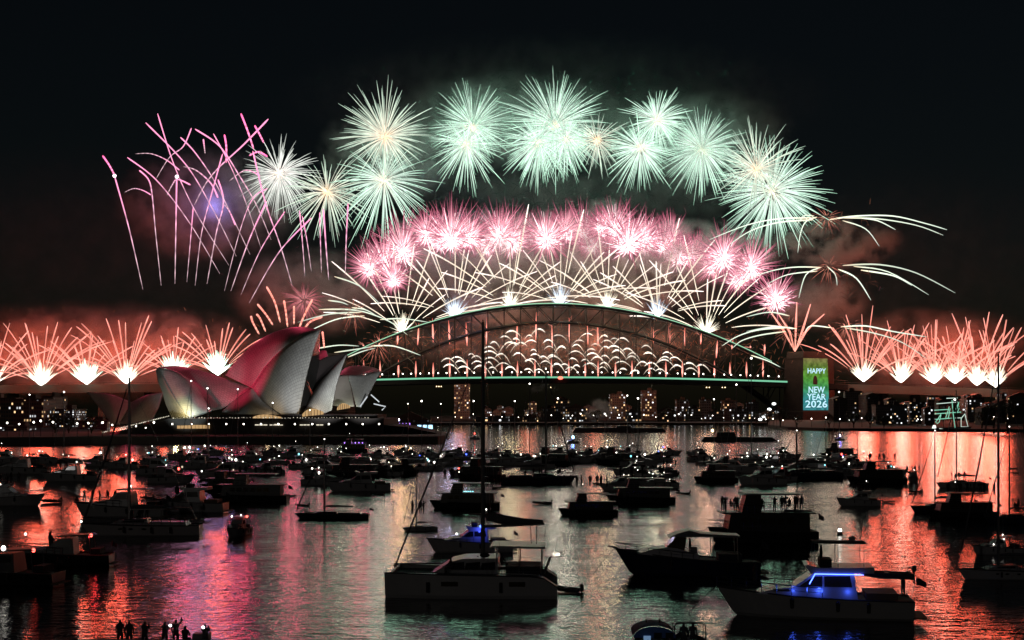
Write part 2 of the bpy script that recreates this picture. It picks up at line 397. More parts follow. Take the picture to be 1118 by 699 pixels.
# -- long pink comets at the upper left
PK = [(.75, .5, .55), (1.0, .62, .72), (1.3, .6, .85), (1.5, .5, .85), (1.8, .55, .95)]
HPK = [(1.6, .45, .8), (2.2, .5, 1.0), (2.0, .25, .7)]
pinks = [([(156, 316), (141, 250), (125, 192)], (125, 192)), ([(176, 312), (170, 255), (166, 212), (162, 196), (152, 186)], None), ([(191, 310), (192, 250), (193, 193)], (193, 193)),
    ([(204, 308), (208, 262), (211, 226)], None), ([(213, 312), (220, 255), (231, 212), (243, 168)], None), ([(226, 310), (236, 255), (244, 221), (238, 196)], None), ([(245, 318), (262, 252), (276, 217), (292, 206)], None),
    ([(252, 318), (272, 262), (291, 220)], None), ([(263, 322), (285, 272), (311, 231)], None), ([(272, 331), (305, 275), (340, 238)], None), ([(319, 312), (306, 268), (290, 222), (276, 165)], None),
    ([(333, 302), (330, 262), (327, 230)], None), ([(340, 297), (335, 262), (330, 236)], None), ([(351, 298), (350, 268), (349, 232)], None), ([(359, 306), (356, 270), (353, 228)], None), ([(377, 300), (378, 262), (380, 222)], None),
    ([(240, 299), (206, 242), (171, 197), (139, 172)], None), ([(250, 290), (214, 232), (190, 180), (172, 124)], None), ([(273, 278), (238, 205), (214, 168), (197, 150)], None), ([(285, 271), (268, 220), (251, 180), (233, 146)], None),
    ([(258, 280), (232, 228), (203, 180), (159, 134)], None), ([(296, 262), (280, 224), (262, 193), (240, 160), (213, 141)], None), ([(212, 224), (225, 200), (240, 182), (266, 158), (293, 130)], None), ([(170, 196), (185, 172), (200, 160), (209, 140)], None),
    ([(224, 168), (223, 160), (222, 152)], None), ([(136, 210), (146, 206), (156, 208), (165, 213)], None), ([(148, 168), (165, 168), (182, 175), (196, 186)], None), ([(182, 214), (188, 202), (194, 196), (208, 202)], None),
    ([(242, 221), (250, 230), (257, 246)], None), ([(200, 182), (214, 186), (230, 200), (238, 216)], None), ([(250, 198), (268, 186), (284, 192)], None)]
for i, (pts, star) in enumerate(pinks):
    far = i * 3 % 40
    px_comet('comet_trail', pts, random.uniform(.5, .8), PK, DB - 30 + far, 'leftmost long pink comet with a bright star near its tip' if i == 0 else 'thin pink comet trail in the sheaf of crossing trails left of the bursts', 'sheaf of long pink comets', (.45, 1.2), star)
for pts in ([(125, 191), (119, 180), (112, 170)], [(277, 163), (270, 142), (263, 124)], [(288, 156), (283, 146), (278, 137)], [(247, 178), (247, 160), (245, 147)], [(272, 170), (282, 166), (292, 171)]):
    px_comet('comet_trail', pts, 1.05, HPK, DB - 34, 'short thick hot pink comet head among the thin pink trails', 'hot pink comet heads', (.8, .9))
lamp('comet_light', P(210, 200, DB - 40), 1.0e5, (1, .45, .75), 20, None)

# -- palms with long drooping arms
ARM = [(1.5, 1.2, .8), (1.3, 1.45, 1.15), (1.2, 1.35, 1.1), (1.0, 1.15, .95), (.8, .95, .8)]
palms = [((903, 238), 'green white palm with arms reaching far right above another palm', [[(888, 238), (850, 239), (815, 246), (774, 262)], [(888, 240), (850, 243), (820, 252), (795, 268)], [(892, 237), (880, 242), (874, 255), (871, 276)],
            [(905, 240), (935, 236), (975, 236), (1010, 244), (1034, 251)], [(918, 238), (958, 239), (1000, 246), (1030, 257)], [(920, 241), (945, 250), (960, 269)], [(938, 238), (958, 241), (978, 251)], [(889, 236), (877, 236), (869, 248)]]),
         ((905, 291), 'cream palm between the upper palm and the lit pylon', [[(896, 292), (865, 292), (835, 298), (800, 313)], [(893, 296), (860, 300), (838, 310)], [(897, 292), (880, 300), (872, 326)], [(903, 291), (912, 300), (914, 312)],
            [(920, 290), (960, 289), (1000, 298), (1043, 320)], [(932, 291), (970, 297), (1014, 322)], [(915, 294), (935, 304), (951, 328)], [(940, 295), (975, 301), (996, 312)]]),
         ((925, 357), 'low cream palm spreading over the first red fan right of the pylon', [[(870, 359), (845, 357), (815, 362)], [(862, 345), (840, 341), (815, 346)], [(918, 357), (945, 356), (975, 362), (1012, 368)], [(922, 358), (955, 364), (985, 374), (1012, 392)], [(908, 358), (885, 356), (879, 364)]]),
         ((385, 340), 'green white palm above the rear opera house shells', [[(395, 341), (360, 343), (325, 352)], [(398, 345), (370, 348), (345, 358), (330, 366)], [(365, 302), (392, 312), (416, 333)], [(358, 328), (372, 330), (380, 333)], [(348, 338), (390, 339), (425, 351), (445, 366)], [(415, 349), (440, 348), (468, 352)],
            [(384, 336), (398, 338), (410, 344)]]),
         ((412, 377), 'small cream palm just above the low end of the arch', [[(344, 381), (370, 377), (392, 378)], [(365, 385), (392, 381), (408, 378)], [(405, 378), (430, 378), (459, 388)], [(380, 390), (395, 384), (410, 380)]]),
         ((862, 362), 'thin cream palm left of the lit pylon, arms drooping behind the arch', [[(860, 358), (830, 360), (806, 367), (788, 378)], [(858, 362), (830, 366), (810, 372), (800, 380)], [(820, 388), (838, 394), (852, 401)]])]
for (cx_, cy_), lab, arms in palms:
    D = DB - 45; c = P(cx_, cy_, D)
    t = empty('firework_palm', c, 0, lab, 'firework', 'palm fireworks with drooping arms')
    for a in arms:
        q = [P(*p, D) - c for p in a]; k = len(q); sm = []
        for i in range(k - 1):
            p0, p1, p2, p3 = q[max(0, i - 1)], q[i], q[i + 1], q[min(k - 1, i + 2)]
            for j in range(5):
                u = j / 5; v = .5 * ((2 * p1) + (p2 - p0) * u + (2 * p0 - 5 * p1 + 4 * p2 - p3) * u * u + (3 * p1 - p0 - 3 * p2 + p3) * u ** 3); sm.append(v)
        sm.append(q[-1]); mb = MB(); bb_ = random.uniform(.65, 1.05); streak(mb, sm, random.uniform(.7, 1.0), [mulc(q_, bb_) for q_ in ARM], 4, (.95, .5)); mb.build('arm', SPARK, t)
    mb = MB(); spray(mb, Vector(), 22, 40, [(1.2, .6, .4), (.6, .2, .14), (.2, .05, .04)], rad=.3, s0=.3, droop=.2, k=4, jit=.6); mb.build('spark_spray', SPARK, t)['kind'] = 'stuff'
    lamp('palm_light', c, .35e5 * LK, (1, .8, .6), 10, t)
t = empty('firework_burst', P(332, 328, DB - 20), 0, 'dim fading red burst left of the green palm', 'firework')
mb = MB(); spray(mb, Vector(), 30, 120, [(.9, .35, .35), (.55, .16, .18), (.22, .05, .06)], rad=.4, s0=.2, droop=.15, k=4, jit=.5); mb.build('spark_spray', SPARK, t)['kind'] = 'stuff'

# -- dying embers: very fine dim sparks hanging in the whole sky round the bursts
def embers(name, lab, zones):
    mb = MB()
    for x0, y0, x1, y1, n, col, ln in zones:
        for _ in range(n):
            x, y = random.gauss((x0 + x1) / 2, (x1 - x0) / 4.2), random.gauss((y0 + y1) / 2, (y1 - y0) / 4.2); D = DB + random.uniform(-60, 80); p = P(x, y, D)
            a = random.uniform(-PI, PI); l_ = ln * random.uniform(.4, 1.2); b = random.uniform(.3, 1.2)
            q = Vector((math.sin(a), random.uniform(-.5, .5), math.cos(a)))
            streak(mb, [p, p + q * l_ * .5, p + q * l_ - Vector((0, 0, l_ * .08))], .22, [mulc(col, b), mulc(col, .4 * b)], 3)
    tag(mb.build(name, SPARK), lab, 'embers', None, 'stuff')
embers('ember_glitter', 'fine dim embers scattered through the smoke around the fireworks', [
    (470, 70, 800, 130, 420, (.03, .12, .07), 7), (470, 190, 800, 245, 420, (.05, .13, .09), 9), (380, 245, 850, 340, 500, (.42, .12, .16), 9), (400, 345, 840, 408, 1500, (.62, .2, .1), 7),
    (450, 350, 780, 404, 900, (.5, .42, .28), 5), (560, 205, 700, 250, 60, (.6, .65, .5), 3), (880, 235, 1000, 275, 60, (.4, .15, .08), 8), (890, 290, 960, 345, 90, (.35, .12, .08), 9), (-40, 345, 290, 405, 420, (.7, .2, .1), 6), (905, 355, 1110, 412, 420, (.8, .22, .12), 6)])
# ------------------------------------------------------------------ drifting smoke, lit by the bursts inside and behind it and by two blue tint lamps
def smoke_mat(name, dens, col=(.85, .85, .85), scale=1.6, lo=.42, hi=.72, aniso=.25):
    m, N, L = new_mat(name)
    o = N.new('ShaderNodeOutputMaterial'); v = N.new('ShaderNodeVolumePrincipled')
    v.inputs['Color'].default_value = (*col, 1); v.inputs['Anisotropy'].default_value = aniso
    tc = N.new('ShaderNodeTexCoord'); oi = N.new('ShaderNodeObjectInfo')
    ln = N.new('ShaderNodeVectorMath'); ln.operation = 'LENGTH'; L.new(tc.outputs['Object'], ln.inputs[0])
    fall = N.new('ShaderNodeMapRange'); fall.interpolation_type = 'SMOOTHSTEP'
    fall.inputs['From Min'].default_value = 1.0; fall.inputs['From Max'].default_value = .15; fall.inputs['To Min'].default_value = 0; fall.inputs['To Max'].default_value = 1
    L.new(ln.outputs['Value'], fall.inputs['Value'])
    add = N.new('ShaderNodeVectorMath'); add.operation = 'MULTIPLY_ADD'; add.inputs[1].default_value = (0, 0, 0)
    off = N.new('ShaderNodeVectorMath'); off.operation = 'SCALE'; off.inputs[0].default_value = (17.3, 31.1, 7.7); L.new(oi.outputs['Random'], off.inputs['Scale'])
    # noise in metres so that puffs keep one grain whatever the cloud's size
    g = N.new('ShaderNodeNewGeometry'); sc = N.new('ShaderNodeVectorMath'); sc.operation = 'SCALE'; sc.inputs['Scale'].default_value = 1 / 40.0
    L.new(g.outputs['Position'], sc.inputs[0]); ad = N.new('ShaderNodeVectorMath'); ad.operation = 'ADD'; L.new(sc.outputs[0], ad.inputs[0]); L.new(off.outputs[0], ad.inputs[1])
    n = N.new('ShaderNodeTexNoise'); n.inputs['Scale'].default_value = scale; n.inputs['Detail'].default_value = 4; n.inputs['Roughness'].default_value = .58
    L.new(ad.outputs[0], n.inputs['Vector'])
    mr = N.new('ShaderNodeMapRange'); mr.interpolation_type = 'SMOOTHSTEP'; mr.inputs['From Min'].default_value = lo; mr.inputs['From Max'].default_value = hi
    L.new(n.outputs['Fac'], mr.inputs['Value'])
    k = N.new('ShaderNodeMath'); k.operation = 'MULTIPLY'; L.new(fall.outputs[0], k.inputs[0]); L.new(mr.outputs[0], k.inputs[1])
    k2 = N.new('ShaderNodeMath'); k2.operation = 'MULTIPLY'; L.new(k.outputs[0], k2.inputs[0]); k2.inputs[1].default_value = dens
    L.new(k2.outputs[0], v.inputs['Density']); L.new(v.outputs[0], o.inputs['Volume'])
    return m
SM = {'faint': smoke_mat('faint_smoke', .0018, lo=.25, hi=.8), 'veil': smoke_mat('thin_smoke', .008, lo=.25, hi=.8), 'puff': smoke_mat('billowing_smoke', .14, lo=.44, hi=.62, scale=1.7), 'mid': smoke_mat('drifting_smoke', .05, lo=.36, hi=.7)}
bm = bmesh.new(); bmesh.ops.create_icosphere(bm, subdivisions=3, radius=1.0); SPH = bpy.data.meshes.new('smoke_cloud'); bm.to_mesh(SPH); bm.free()
smoke_me = {}
for k_, m_ in SM.items():
    me = SPH.copy(); me.materials.append(m_); smoke_me[k_] = me
clouds = [  # px, py, rx, ry, depth radius, D offset, kind, label
    (95, 385, 240, 62, 70, 40, 'mid', 'red lit bank of smoke behind the fans on the left'),
    (60, 375, 90, 45, 40, 25, 'puff', 'thick red smoke over the broad white footed fan at the left edge'),
    (165, 378, 95, 42, 40, 25, 'puff', 'thick red smoke around the tallest fan left of the opera house'),
    (1020, 385, 140, 55, 70, 40, 'mid', 'red lit bank of smoke behind the fans on the right'),
    (1050, 380, 70, 36, 40, 25, 'puff', 'thick red smoke over the last fans on the right'),
    (570, 268, 190, 44, 50, 20, 'puff', 'pink lit smoke behind the left half of the pink garland'),
    (735, 275, 140, 40, 50, 20, 'puff', 'pink lit smoke behind the right half of the pink garland'),
    (600, 300, 250, 62, 60, 45, 'mid', 'pale smoke drifting behind the comet lattice above the arch'),
    (540, 335, 60, 26, 30, 30, 'puff', 'pale puff behind the comet fan left of the crown of the arch'),
    (680, 325, 70, 26, 30, 30, 'puff', 'pale puff right of the crown of the arch'),
    (605, 376, 250, 46, 50, 15, 'veil', 'dim red brown smoke filling the arch of the bridge'),
    (430, 165, 90, 60, 60, 40, 'mid', 'green lit smoke at the left of the high burst chain'),
    (560, 130, 150, 60, 70, 60, 'mid', 'green lit smoke around the middle trio of bursts'),
    (740, 150, 140, 62, 70, 60, 'mid', 'green lit smoke around the right half of the burst chain'),
    (610, 105, 330, 80, 90, 120, 'veil', 'dark green veil of smoke over the whole burst chain'),
    (640, 215, 260, 48, 60, 60, 'veil', 'dark green veil between the burst chain and the pink garland'),
    (660, 232, 40, 18, 20, 20, 'puff', 'small grey puff under the middle of the burst chain'),
    (915, 265, 80, 34, 30, 30, 'puff', 'grey smoke puffs hanging between the two upper palms'),
    (890, 330, 70, 36, 40, 20, 'mid', 'grey smoke under the palm over the lit pylon'),
    (225, 225, 110, 70, 50, 30, 'mid', 'violet lit smoke behind the sheaf of pink comets'),
    (340, 320, 100, 55, 50, 30, 'mid', 'grey smoke behind the highest opera house shell'),
    (655, 447, 26, 17, 20, -40, 'puff', 'pale smoke puff before the apartments under the bridge'),
    (590, 424, 26, 9, 12, -20, 'puff', 'faint puff hanging under the deck of the bridge'),
    (80, 290, 380, 150, 120, 120, 'faint', 'dim red brown veil high over the left fans'),
    (1010, 310, 280, 150, 100, 120, 'faint', 'dim red brown veil high over the right fans'),
]
for px, py, rx, ry, rd, dd, kd, lab in clouds:
    D = DB + dd; o = bpy.data.objects.new('smoke_cloud', smoke_me[kd]); put(o); s = D / F_PX
    o.location = P(px, py, D); o.scale = (rx * s, rd, ry * s)
    tag(o, lab, 'smoke', 'smoke drifting among the fireworks', 'stuff')
# two blue point lamps hung in mid-air tint the smoke
lamp('smoke_tint_lamp', P(235, 225, DB + 10), .5e5, (.35, .3, 1), 12)
lamp('smoke_tint_lamp', P(487, 232, DB + 10), .25e5, (.3, .45, 1), 12)

# ------------------------------------------------------------------ the arch bridge
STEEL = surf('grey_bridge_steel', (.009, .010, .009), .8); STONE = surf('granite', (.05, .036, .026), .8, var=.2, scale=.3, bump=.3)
ASPH = surf('asphalt', (.05, .05, .05), .8)
GRN = glow('green_light_strip', (.35, 1.0, .62), .6, 'NONE'); GRNA = glow('pale_arch_light', (.5, 1.0, .65), .75)
WLAMP = glow('white_lamp', (1, .95, .86), 6.0); WARM = glow('warm_lamp', (1, .72, .38), 4.0)
br = empty('arch_bridge', P(604, 463, DB), 0, 'long steel arch bridge with a green lit deck and stone pylons, under the fireworks', 'bridge')
B0 = br.location
def bp(px, py, off=0.0): return P(px, py, DB) + Vector((0, off, 0)) - B0
xs = [354 + 500 * i / 28 for i in range(29)]
def lowy(px): return 353 + .00158 * (px - 604) ** 2
for nm, fn in (('upper_chord', arch_y), ('lower_chord', lowy)):
    mb = MB()
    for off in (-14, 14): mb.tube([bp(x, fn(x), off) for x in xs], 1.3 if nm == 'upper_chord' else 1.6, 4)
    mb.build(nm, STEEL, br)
mb = MB()
for off in (-14, 14):
    for i, x in enumerate(xs):
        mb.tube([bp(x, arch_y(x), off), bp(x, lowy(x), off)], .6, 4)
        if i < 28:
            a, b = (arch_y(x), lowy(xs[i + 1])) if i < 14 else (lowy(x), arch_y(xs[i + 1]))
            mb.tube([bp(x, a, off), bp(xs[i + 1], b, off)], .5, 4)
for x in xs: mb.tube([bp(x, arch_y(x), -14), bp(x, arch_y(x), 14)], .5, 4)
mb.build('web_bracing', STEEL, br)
def deck_y(px): return 412.5 + .000075 * (px - 600) ** 2
for x in xs[3:-3]:
    for off in (-14, 14): MB().tube([bp(x, lowy(x), off), bp(x, deck_y(x), off)], .45, 4).build('hanger', STEEL, br)
mb = MB(); dx_ = [300 + 20 * i for i in range(32)]
mb.loft([[bp(x, deck_y(x) + .3, -24), bp(x, deck_y(x) + 6, -24), bp(x, deck_y(x) + 6, 24), bp(x, deck_y(x) + .3, 24)] for x in dx_], True)
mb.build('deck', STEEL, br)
mb = MB(); mb.loft([[bp(x, deck_y(x) - .8, -24.6), bp(x, deck_y(x) + 1.0, -24.6), bp(x, deck_y(x) + 1.0, -24.2), bp(x, deck_y(x) - .8, -24.2)] for x in dx_ if 340 < x < 875], True)
mb.build('deck_light_strip', GRN, br)
mb = MB(); mb.tube([bp(381 + 459 * i / 40, arch_y(381 + 459 * i / 40) - 1.6, -14) for i in range(41)], .55, 4); mb.build('arch_light_strip', GRNA, br)
mb = MB(); mb.tube([bp(x, deck_y(x) - 4, -22) for x in dx_], .25, 3); mb.build('railing', STEEL, br)
for i in range(46):                                   # roadway lamps in uneven pairs
    x = 400 + i * 9.9 + random.uniform(-2, 2); mb = MB(); c = bp(x, deck_y(x) - 5.5, -20)
    mb.tube([bp(x, deck_y(x), -20), c], .15, 3); p_ = mb.build('deck_lamp', STEEL, br)
    MB().sphere(c, .75, 6, 4).build('lamp_head', WLAMP, p_)
for x in (478, 480.5, 483, 600.5, 768, 771, 785, 788): MB().sphere(bp(x, 422.5 if x < 500 else 423.5, -24), .6, 6, 4).build('navigation_light', WARM, br)
MB().sphere(bp(611, deck_y(611) + 1, -26), 1.6, 6, 4, (1.8, 1, 1)).build('navigation_light', glow('red_navigation_light', (1, .12, .08), 4), br)
def block_mat():
    m, N, L = new_mat('granite_blocks')
    o = N.new('ShaderNodeOutputMaterial'); b = N.new('ShaderNodeBsdfPrincipled'); tc = N.new('ShaderNodeTexCoord'); mp = N.new('ShaderNodeMapping'); mp.inputs['Rotation'].default_value = (R(90), 0, 0)
    k = N.new('ShaderNodeTexBrick'); k.inputs['Scale'].default_value = .32; k.inputs['Color1'].default_value = (.062, .042, .028, 1); k.inputs['Color2'].default_value = (.036, .026, .019, 1); k.inputs['Mortar'].default_value = (.015, .012, .01, 1); k.inputs['Mortar Size'].default_value = .03
    n = N.new('ShaderNodeTexNoise'); n.inputs['Scale'].default_value = .12; n.inputs['Detail'].default_value = 5; mx = N.new('ShaderNodeMix'); mx.data_type = 'RGBA'; mx.blend_type = 'MULTIPLY'; mx.inputs['Factor'].default_value = .8
    L.new(tc.outputs['Object'], mp.inputs[0]); L.new(mp.outputs[0], k.inputs['Vector']); L.new(tc.outputs['Object'], n.inputs['Vector']); L.new(k.outputs['Color'], mx.inputs['A']); L.new(n.outputs['Fac'], mx.inputs['B'])
    L.new(mx.outputs['Result'], b.inputs['Base Color']); b.inputs['Roughness'].default_value = .9; L.new(b.outputs[0], o.inputs[0]); return m
BLOCK = block_mat()
# pylons: tapered granite towers in pairs
def pylon(px0, px1, pxf, ytop, D, name='pylon'):
    """tower seen on its corner: left face px0..pxf, right face pxf..px1"""
    z1 = P(0, ytop, D).z; a = P(px0, 0, D + 9); b = P(pxf, 0, D - 12); c = P(px1, 0, D + 2)
    d = a + c - b; q = [Vector((v.x, v.y, 0)) for v in (a, b, c, d)]; ce = (q[0] + q[2]) / 2
    ring = lambda k, z: [ce + (v - ce) * k + Vector((0, 0, z)) - B0 for v in q]
    mb = MB(); rows = [ring(1.12, -3), ring(1.10, 12), ring(1.04, z1 * .52), ring(1.0, z1 * .9), ring(1.03, z1 * .9), ring(1.03, z1 * .92), ring(.93, z1 * .92), ring(.90, z1)]
    for r0, r1 in zip(rows, rows[1:]):
        b_ = len(mb.v); mb.v += [tuple(v) for v in r0 + r1]; mb.c += [(1, 1, 1)] * 8
        mb.f += [(b_ + i, b_ + (i + 1) % 4, b_ + 4 + (i + 1) % 4, b_ + 4 + i) for i in range(4)]
    mb.add(ring(.90, z1), [(0, 1, 2, 3)])
    o = mb.build(name, BLOCK, br)
    for k_, z_ in ((1.055, z1 * .46), (1.075, 13.0)):
        mb = MB(); r0, r1 = ring(k_ + .03, z_), ring(k_ + .03, z_ + 1.2); mb.add(r0 + r1, [(0, 1, 5, 4), (1, 2, 6, 5), (2, 3, 7, 6), (3, 0, 4, 7), (0, 3, 2, 1), (4, 5, 6, 7)])
        if k_ > 1.06: mb.build('string_course', STONE, o)
    return o, ring, z1
PYL, RING, PZ = pylon(857, 903, 877, 384, DB - 30)
pylon(866, 910, 884, 386, DB + 60); pylon(338, 378, 356, 386, DB - 30); pylon(345, 386, 362, 387, DB + 60)
# the projection on the pylon's water side: coloured light and lettering
def proj_mat():
    m, N, L = new_mat('projected_picture')
    o = N.new('ShaderNodeOutputMaterial'); e = N.new('ShaderNodeEmission'); tc = N.new('ShaderNodeTexCoord'); sx = N.new('ShaderNodeSeparateXYZ')
    L.new(tc.outputs['Generated'], sx.inputs[0]); cr = N.new('ShaderNodeValToRGB')
    st = [(0.0, (.06, .30, .33)), (.22, (.05, .32, .33)), (.42, (.06, .34, .12)), (.62, (.12, .40, .05)), (.85, (.17, .27, .05)), (1.0, (.26, .22, .08))]
    el = cr.color_ramp.elements
    el[0].position, el[0].color = st[0][0], (*st[0][1], 1); el[1].position, el[1].color = st[-1][0], (*st[-1][1], 1)
    for p_, c_ in st[1:-1]:
        k = el.new(p_); k.color = (*c_, 1)
    br_ = N.new('ShaderNodeTexNoise'); br_.inputs['Scale'].default_value = .22; br_.inputs['Detail'].default_value = 6; L.new(tc.outputs['Object'], br_.inputs['Vector'])
    mr = N.new('ShaderNodeMapRange'); mr.inputs['From Min'].default_value = .3; mr.inputs['From Max'].default_value = .7; mr.inputs['To Min'].default_value = .35; mr.inputs['To Max'].default_value = 1.1; L.new(br_.outputs['Fac'], mr.inputs['Value'])
    L.new(sx.outputs['Z'], cr.inputs[0]); L.new(cr.outputs[0], e.inputs[0]); L.new(mr.outputs[0], e.inputs[1]); L.new(e.outputs[0], o.inputs[0])
    m.cycles.emission_sampling = 'NONE'; return m
zb, zt = P(0, 448, DB - 42).z, PZ * .905
lo_, hi_ = RING(1.12 - .12 * zb / (PZ * .9), zb), RING(1.012, zt)
n_ = ((lo_[2] - lo_[1]).cross(hi_[1] - lo_[1])).normalized()
if n_.y > 0: n_ = -n_
mb = MB(); q = [lo_[1] + n_ * .35, lo_[2] + n_ * .35, hi_[2] + n_ * .35, hi_[1] + n_ * .35]
mb.add(q + [v - n_ * .2 for v in q], [(0, 1, 2, 3), (7, 6, 5, 4), (0, 4, 5, 1), (1, 5, 6, 2), (2, 6, 7, 3), (3, 7, 4, 0)])
pan = mb.build('projection', proj_mat(), PYL)
LET = glow('projected_lettering', (.55, .85, 1.0), 1.15)
FIG = surf('dark_figure', (.01, .012, .01), .8)
ux = (q[1] - q[0]).normalized(); uz = (q[3] - q[0]).normalized()
def text_mesh(txt, size):
    cu = bpy.data.curves.new('lettering', 'FONT'); cu.body = txt; cu.size = size; cu.align_x = 'CENTER'; cu.resolution_u = 2; cu.extrude = .05; cu.offset = .012 * size
    o = bpy.data.objects.new('lettering', cu); COL.objects.link(o); bpy.context.view_layer.update()
    me = bpy.data.meshes.new_from_object(o.evaluated_get(bpy.context.evaluated_depsgraph_get())); bpy.data.objects.remove(o); bpy.data.curves.remove(cu)
    return me
H_ = (q[3] - q[0]).length; W_ = (q[1] - q[0]).length
def letter(txt, h, at, wfac):
    me = text_mesh(txt, h); xs_ = [v.co.x for v in me.vertices]; sc_ = W_ * wfac / (max(xs_) - min(xs_))
    base = q[0] + ux * W_ * .5 + uz * H_ * at + n_ * .12
    for v in me.vertices:
        c = v.co.copy(); v.co = base + ux * c.x * sc_ + uz * c.y + n_ * c.z
    me.materials.clear(); me.materials.append(LET); o = bpy.data.objects.new('lettering', me); put(o, PYL); KIDS.setdefault(PYL.name, []).append(o)
letter('HAPPY', 7.6, .71, .70); letter('NEW', 9.5, .335, .62); letter('YEAR', 9.5, .20, .72); letter('2026', 10.5, .055, .84)
mb = MB(); pr = [(-2.9, 0), (2.9, 0), (2.9, 4), (2.4, 7.2), (1.3, 9), (0, 9.6), (-1.3, 9), (-2.4, 7.2), (-2.9, 4)]
b0 = q[0] + ux * W_ * .45 + uz * H_ * .495 + n_ * .12
mb.add([b0 + ux * x + uz * z for x, z in pr] + [b0 + ux * x + uz * z + n_ * .1 for x, z in pr], [tuple(range(9)), tuple(range(17, 8, -1))] + [(i, (i + 1) % 9, 9 + (i + 1) % 9, 9 + i) for i in range(9)])
mb.build('figure', FIG, PYL)
lamp('pylon_wash', P(862, 376, DB - 60), .04e5, (1, .35, .18), 3)
# approach viaducts
def viaduct(x0, x1, y0, y1, D, lab):
    t = empty('approach_viaduct', P((x0 + x1) / 2, 463, D), 0, lab, 'viaduct', 'bridge approaches'); B = t.location
    n = 16; X = [x0 + (x1 - x0) * i / n for i in range(n + 1)]; Y = [y0 + (y1 - y0) * i / n for i in range(n + 1)]
    mb = MB(); mb.loft([[P(x, y, D - 16) - B, P(x, y + 9, D - 16) - B, P(x, y + 9, D + 16) - B, P(x, y, D + 16) - B] for x, y in zip(X, Y)], True); mb.build('deck', STONE, t)
    for x, y in list(zip(X, Y))[1::2]:
        top = P(x, y + 9, D).z; c = P(x, 0, D) - B; MB().box(Vector((c.x, 0, top / 2 - B.z - .2)), (7, 20, top - .4), None, .9).build('pier', STONE, t)
    mb = MB()
    for x, y in zip(X, Y): mb.tube([P(x, y, D - 15) - B, P(x, y - 2.2, D - 15) - B], .2, 3)
    mb.tube([P(x, y - 1.6, D - 15) - B for x, y in zip(X, Y)], .18, 3); mb.build('railing', STEEL, t)
viaduct(-60, 336, 421, 418, DB, 'long dark approach viaduct on the left with red fans on its deck')
viaduct(912, 1190, 419, 428, DB, 'long dark approach viaduct on the right sloping down past the pylon')
# ------------------------------------------------------------------ opera house with its sails
def tile_mat():
    m, N, L = new_mat('cream_tiles')
    o = N.new('ShaderNodeOutputMaterial'); b = N.new('ShaderNodeBsdfPrincipled'); uv = N.new('ShaderNodeUVMap')
    ck = N.new('ShaderNodeTexBrick'); ck.inputs['Scale'].default_value = 1.0; ck.offset = .5
    ck.inputs['Color1'].default_value = (.60, .58, .54, 1); ck.inputs['Color2'].default_value = (.50, .48, .45, 1); ck.inputs['Mortar'].default_value = (.20, .19, .18, 1)
    ck.inputs['Mortar Size'].default_value = .05; ck.inputs['Brick Width'].default_value = 1.0; ck.inputs['Row Height'].default_value = 1.0
    mp = N.new('ShaderNodeMapping'); mp.inputs['Scale'].default_value = (26, 26, 1)
    n = N.new('ShaderNodeTexNoise'); n.inputs['Scale'].default_value = .12; tc = N.new('ShaderNodeTexCoord'); L.new(tc.outputs['Object'], n.inputs['Vector'])
    mx = N.new('ShaderNodeMix'); mx.data_type = 'RGBA'; mx.blend_type = 'MULTIPLY'; mx.inputs['Factor'].default_value = .35
    L.new(uv.outputs[0], mp.inputs[0]); L.new(mp.outputs[0], ck.inputs['Vector']); L.new(ck.outputs['Color'], mx.inputs['A']); L.new(n.outputs['Fac'], mx.inputs['B'])
    L.new(mx.outputs['Result'], b.inputs['Base Color']); b.inputs['Roughness'].default_value = .55
    L.new(b.outputs[0], o.inputs[0]); return m
TILE = tile_mat(); CONC = surf('concrete', (.34, .30, .26), .8, var=.15, scale=.4); DARKG = surf('dark_glazing', (.015, .014, .013), .25)
PODS = surf('pink_granite', (.05, .04, .036), .85, var=.25, scale=.3)
GLOWG = glow('lit_foyer', (1, .62, .28), .55); STRIP = glow('lit_window_strip', (1, .9, .7), .9)
OD = 690.0
op = empty('opera_house', P(300, 479, OD), 0, 'opera house with pale shell roofs tinted red, on a dark podium left of the bridge', 'opera house')
O0 = op.location
def resample(poly, n):
    pts = [P(a, b, c) - O0 for a, b, c in poly]
    if len(pts) == 1: return [pts[0].copy() for _ in range(n)]
    L_ = [0]
    for a, b in zip(pts, pts[1:]): L_.append(L_[-1] + (b - a).length)
    out = []
    for i in range(n):
        s = L_[-1] * i / (n - 1); k = 0
        while k < len(pts) - 2 and s > L_[k + 1]: k += 1
        u = 0 if L_[k + 1] == L_[k] else (s - L_[k]) / (L_[k + 1] - L_[k]); out.append(pts[k].lerp(pts[k + 1], u))
    # round the corners of the polyline
    for _ in range(2):
        out = [out[0]] + [(out[i - 1] + out[i] * 2 + out[i + 1]) / 4 for i in range(1, n - 1)] + [out[-1]]
    return out
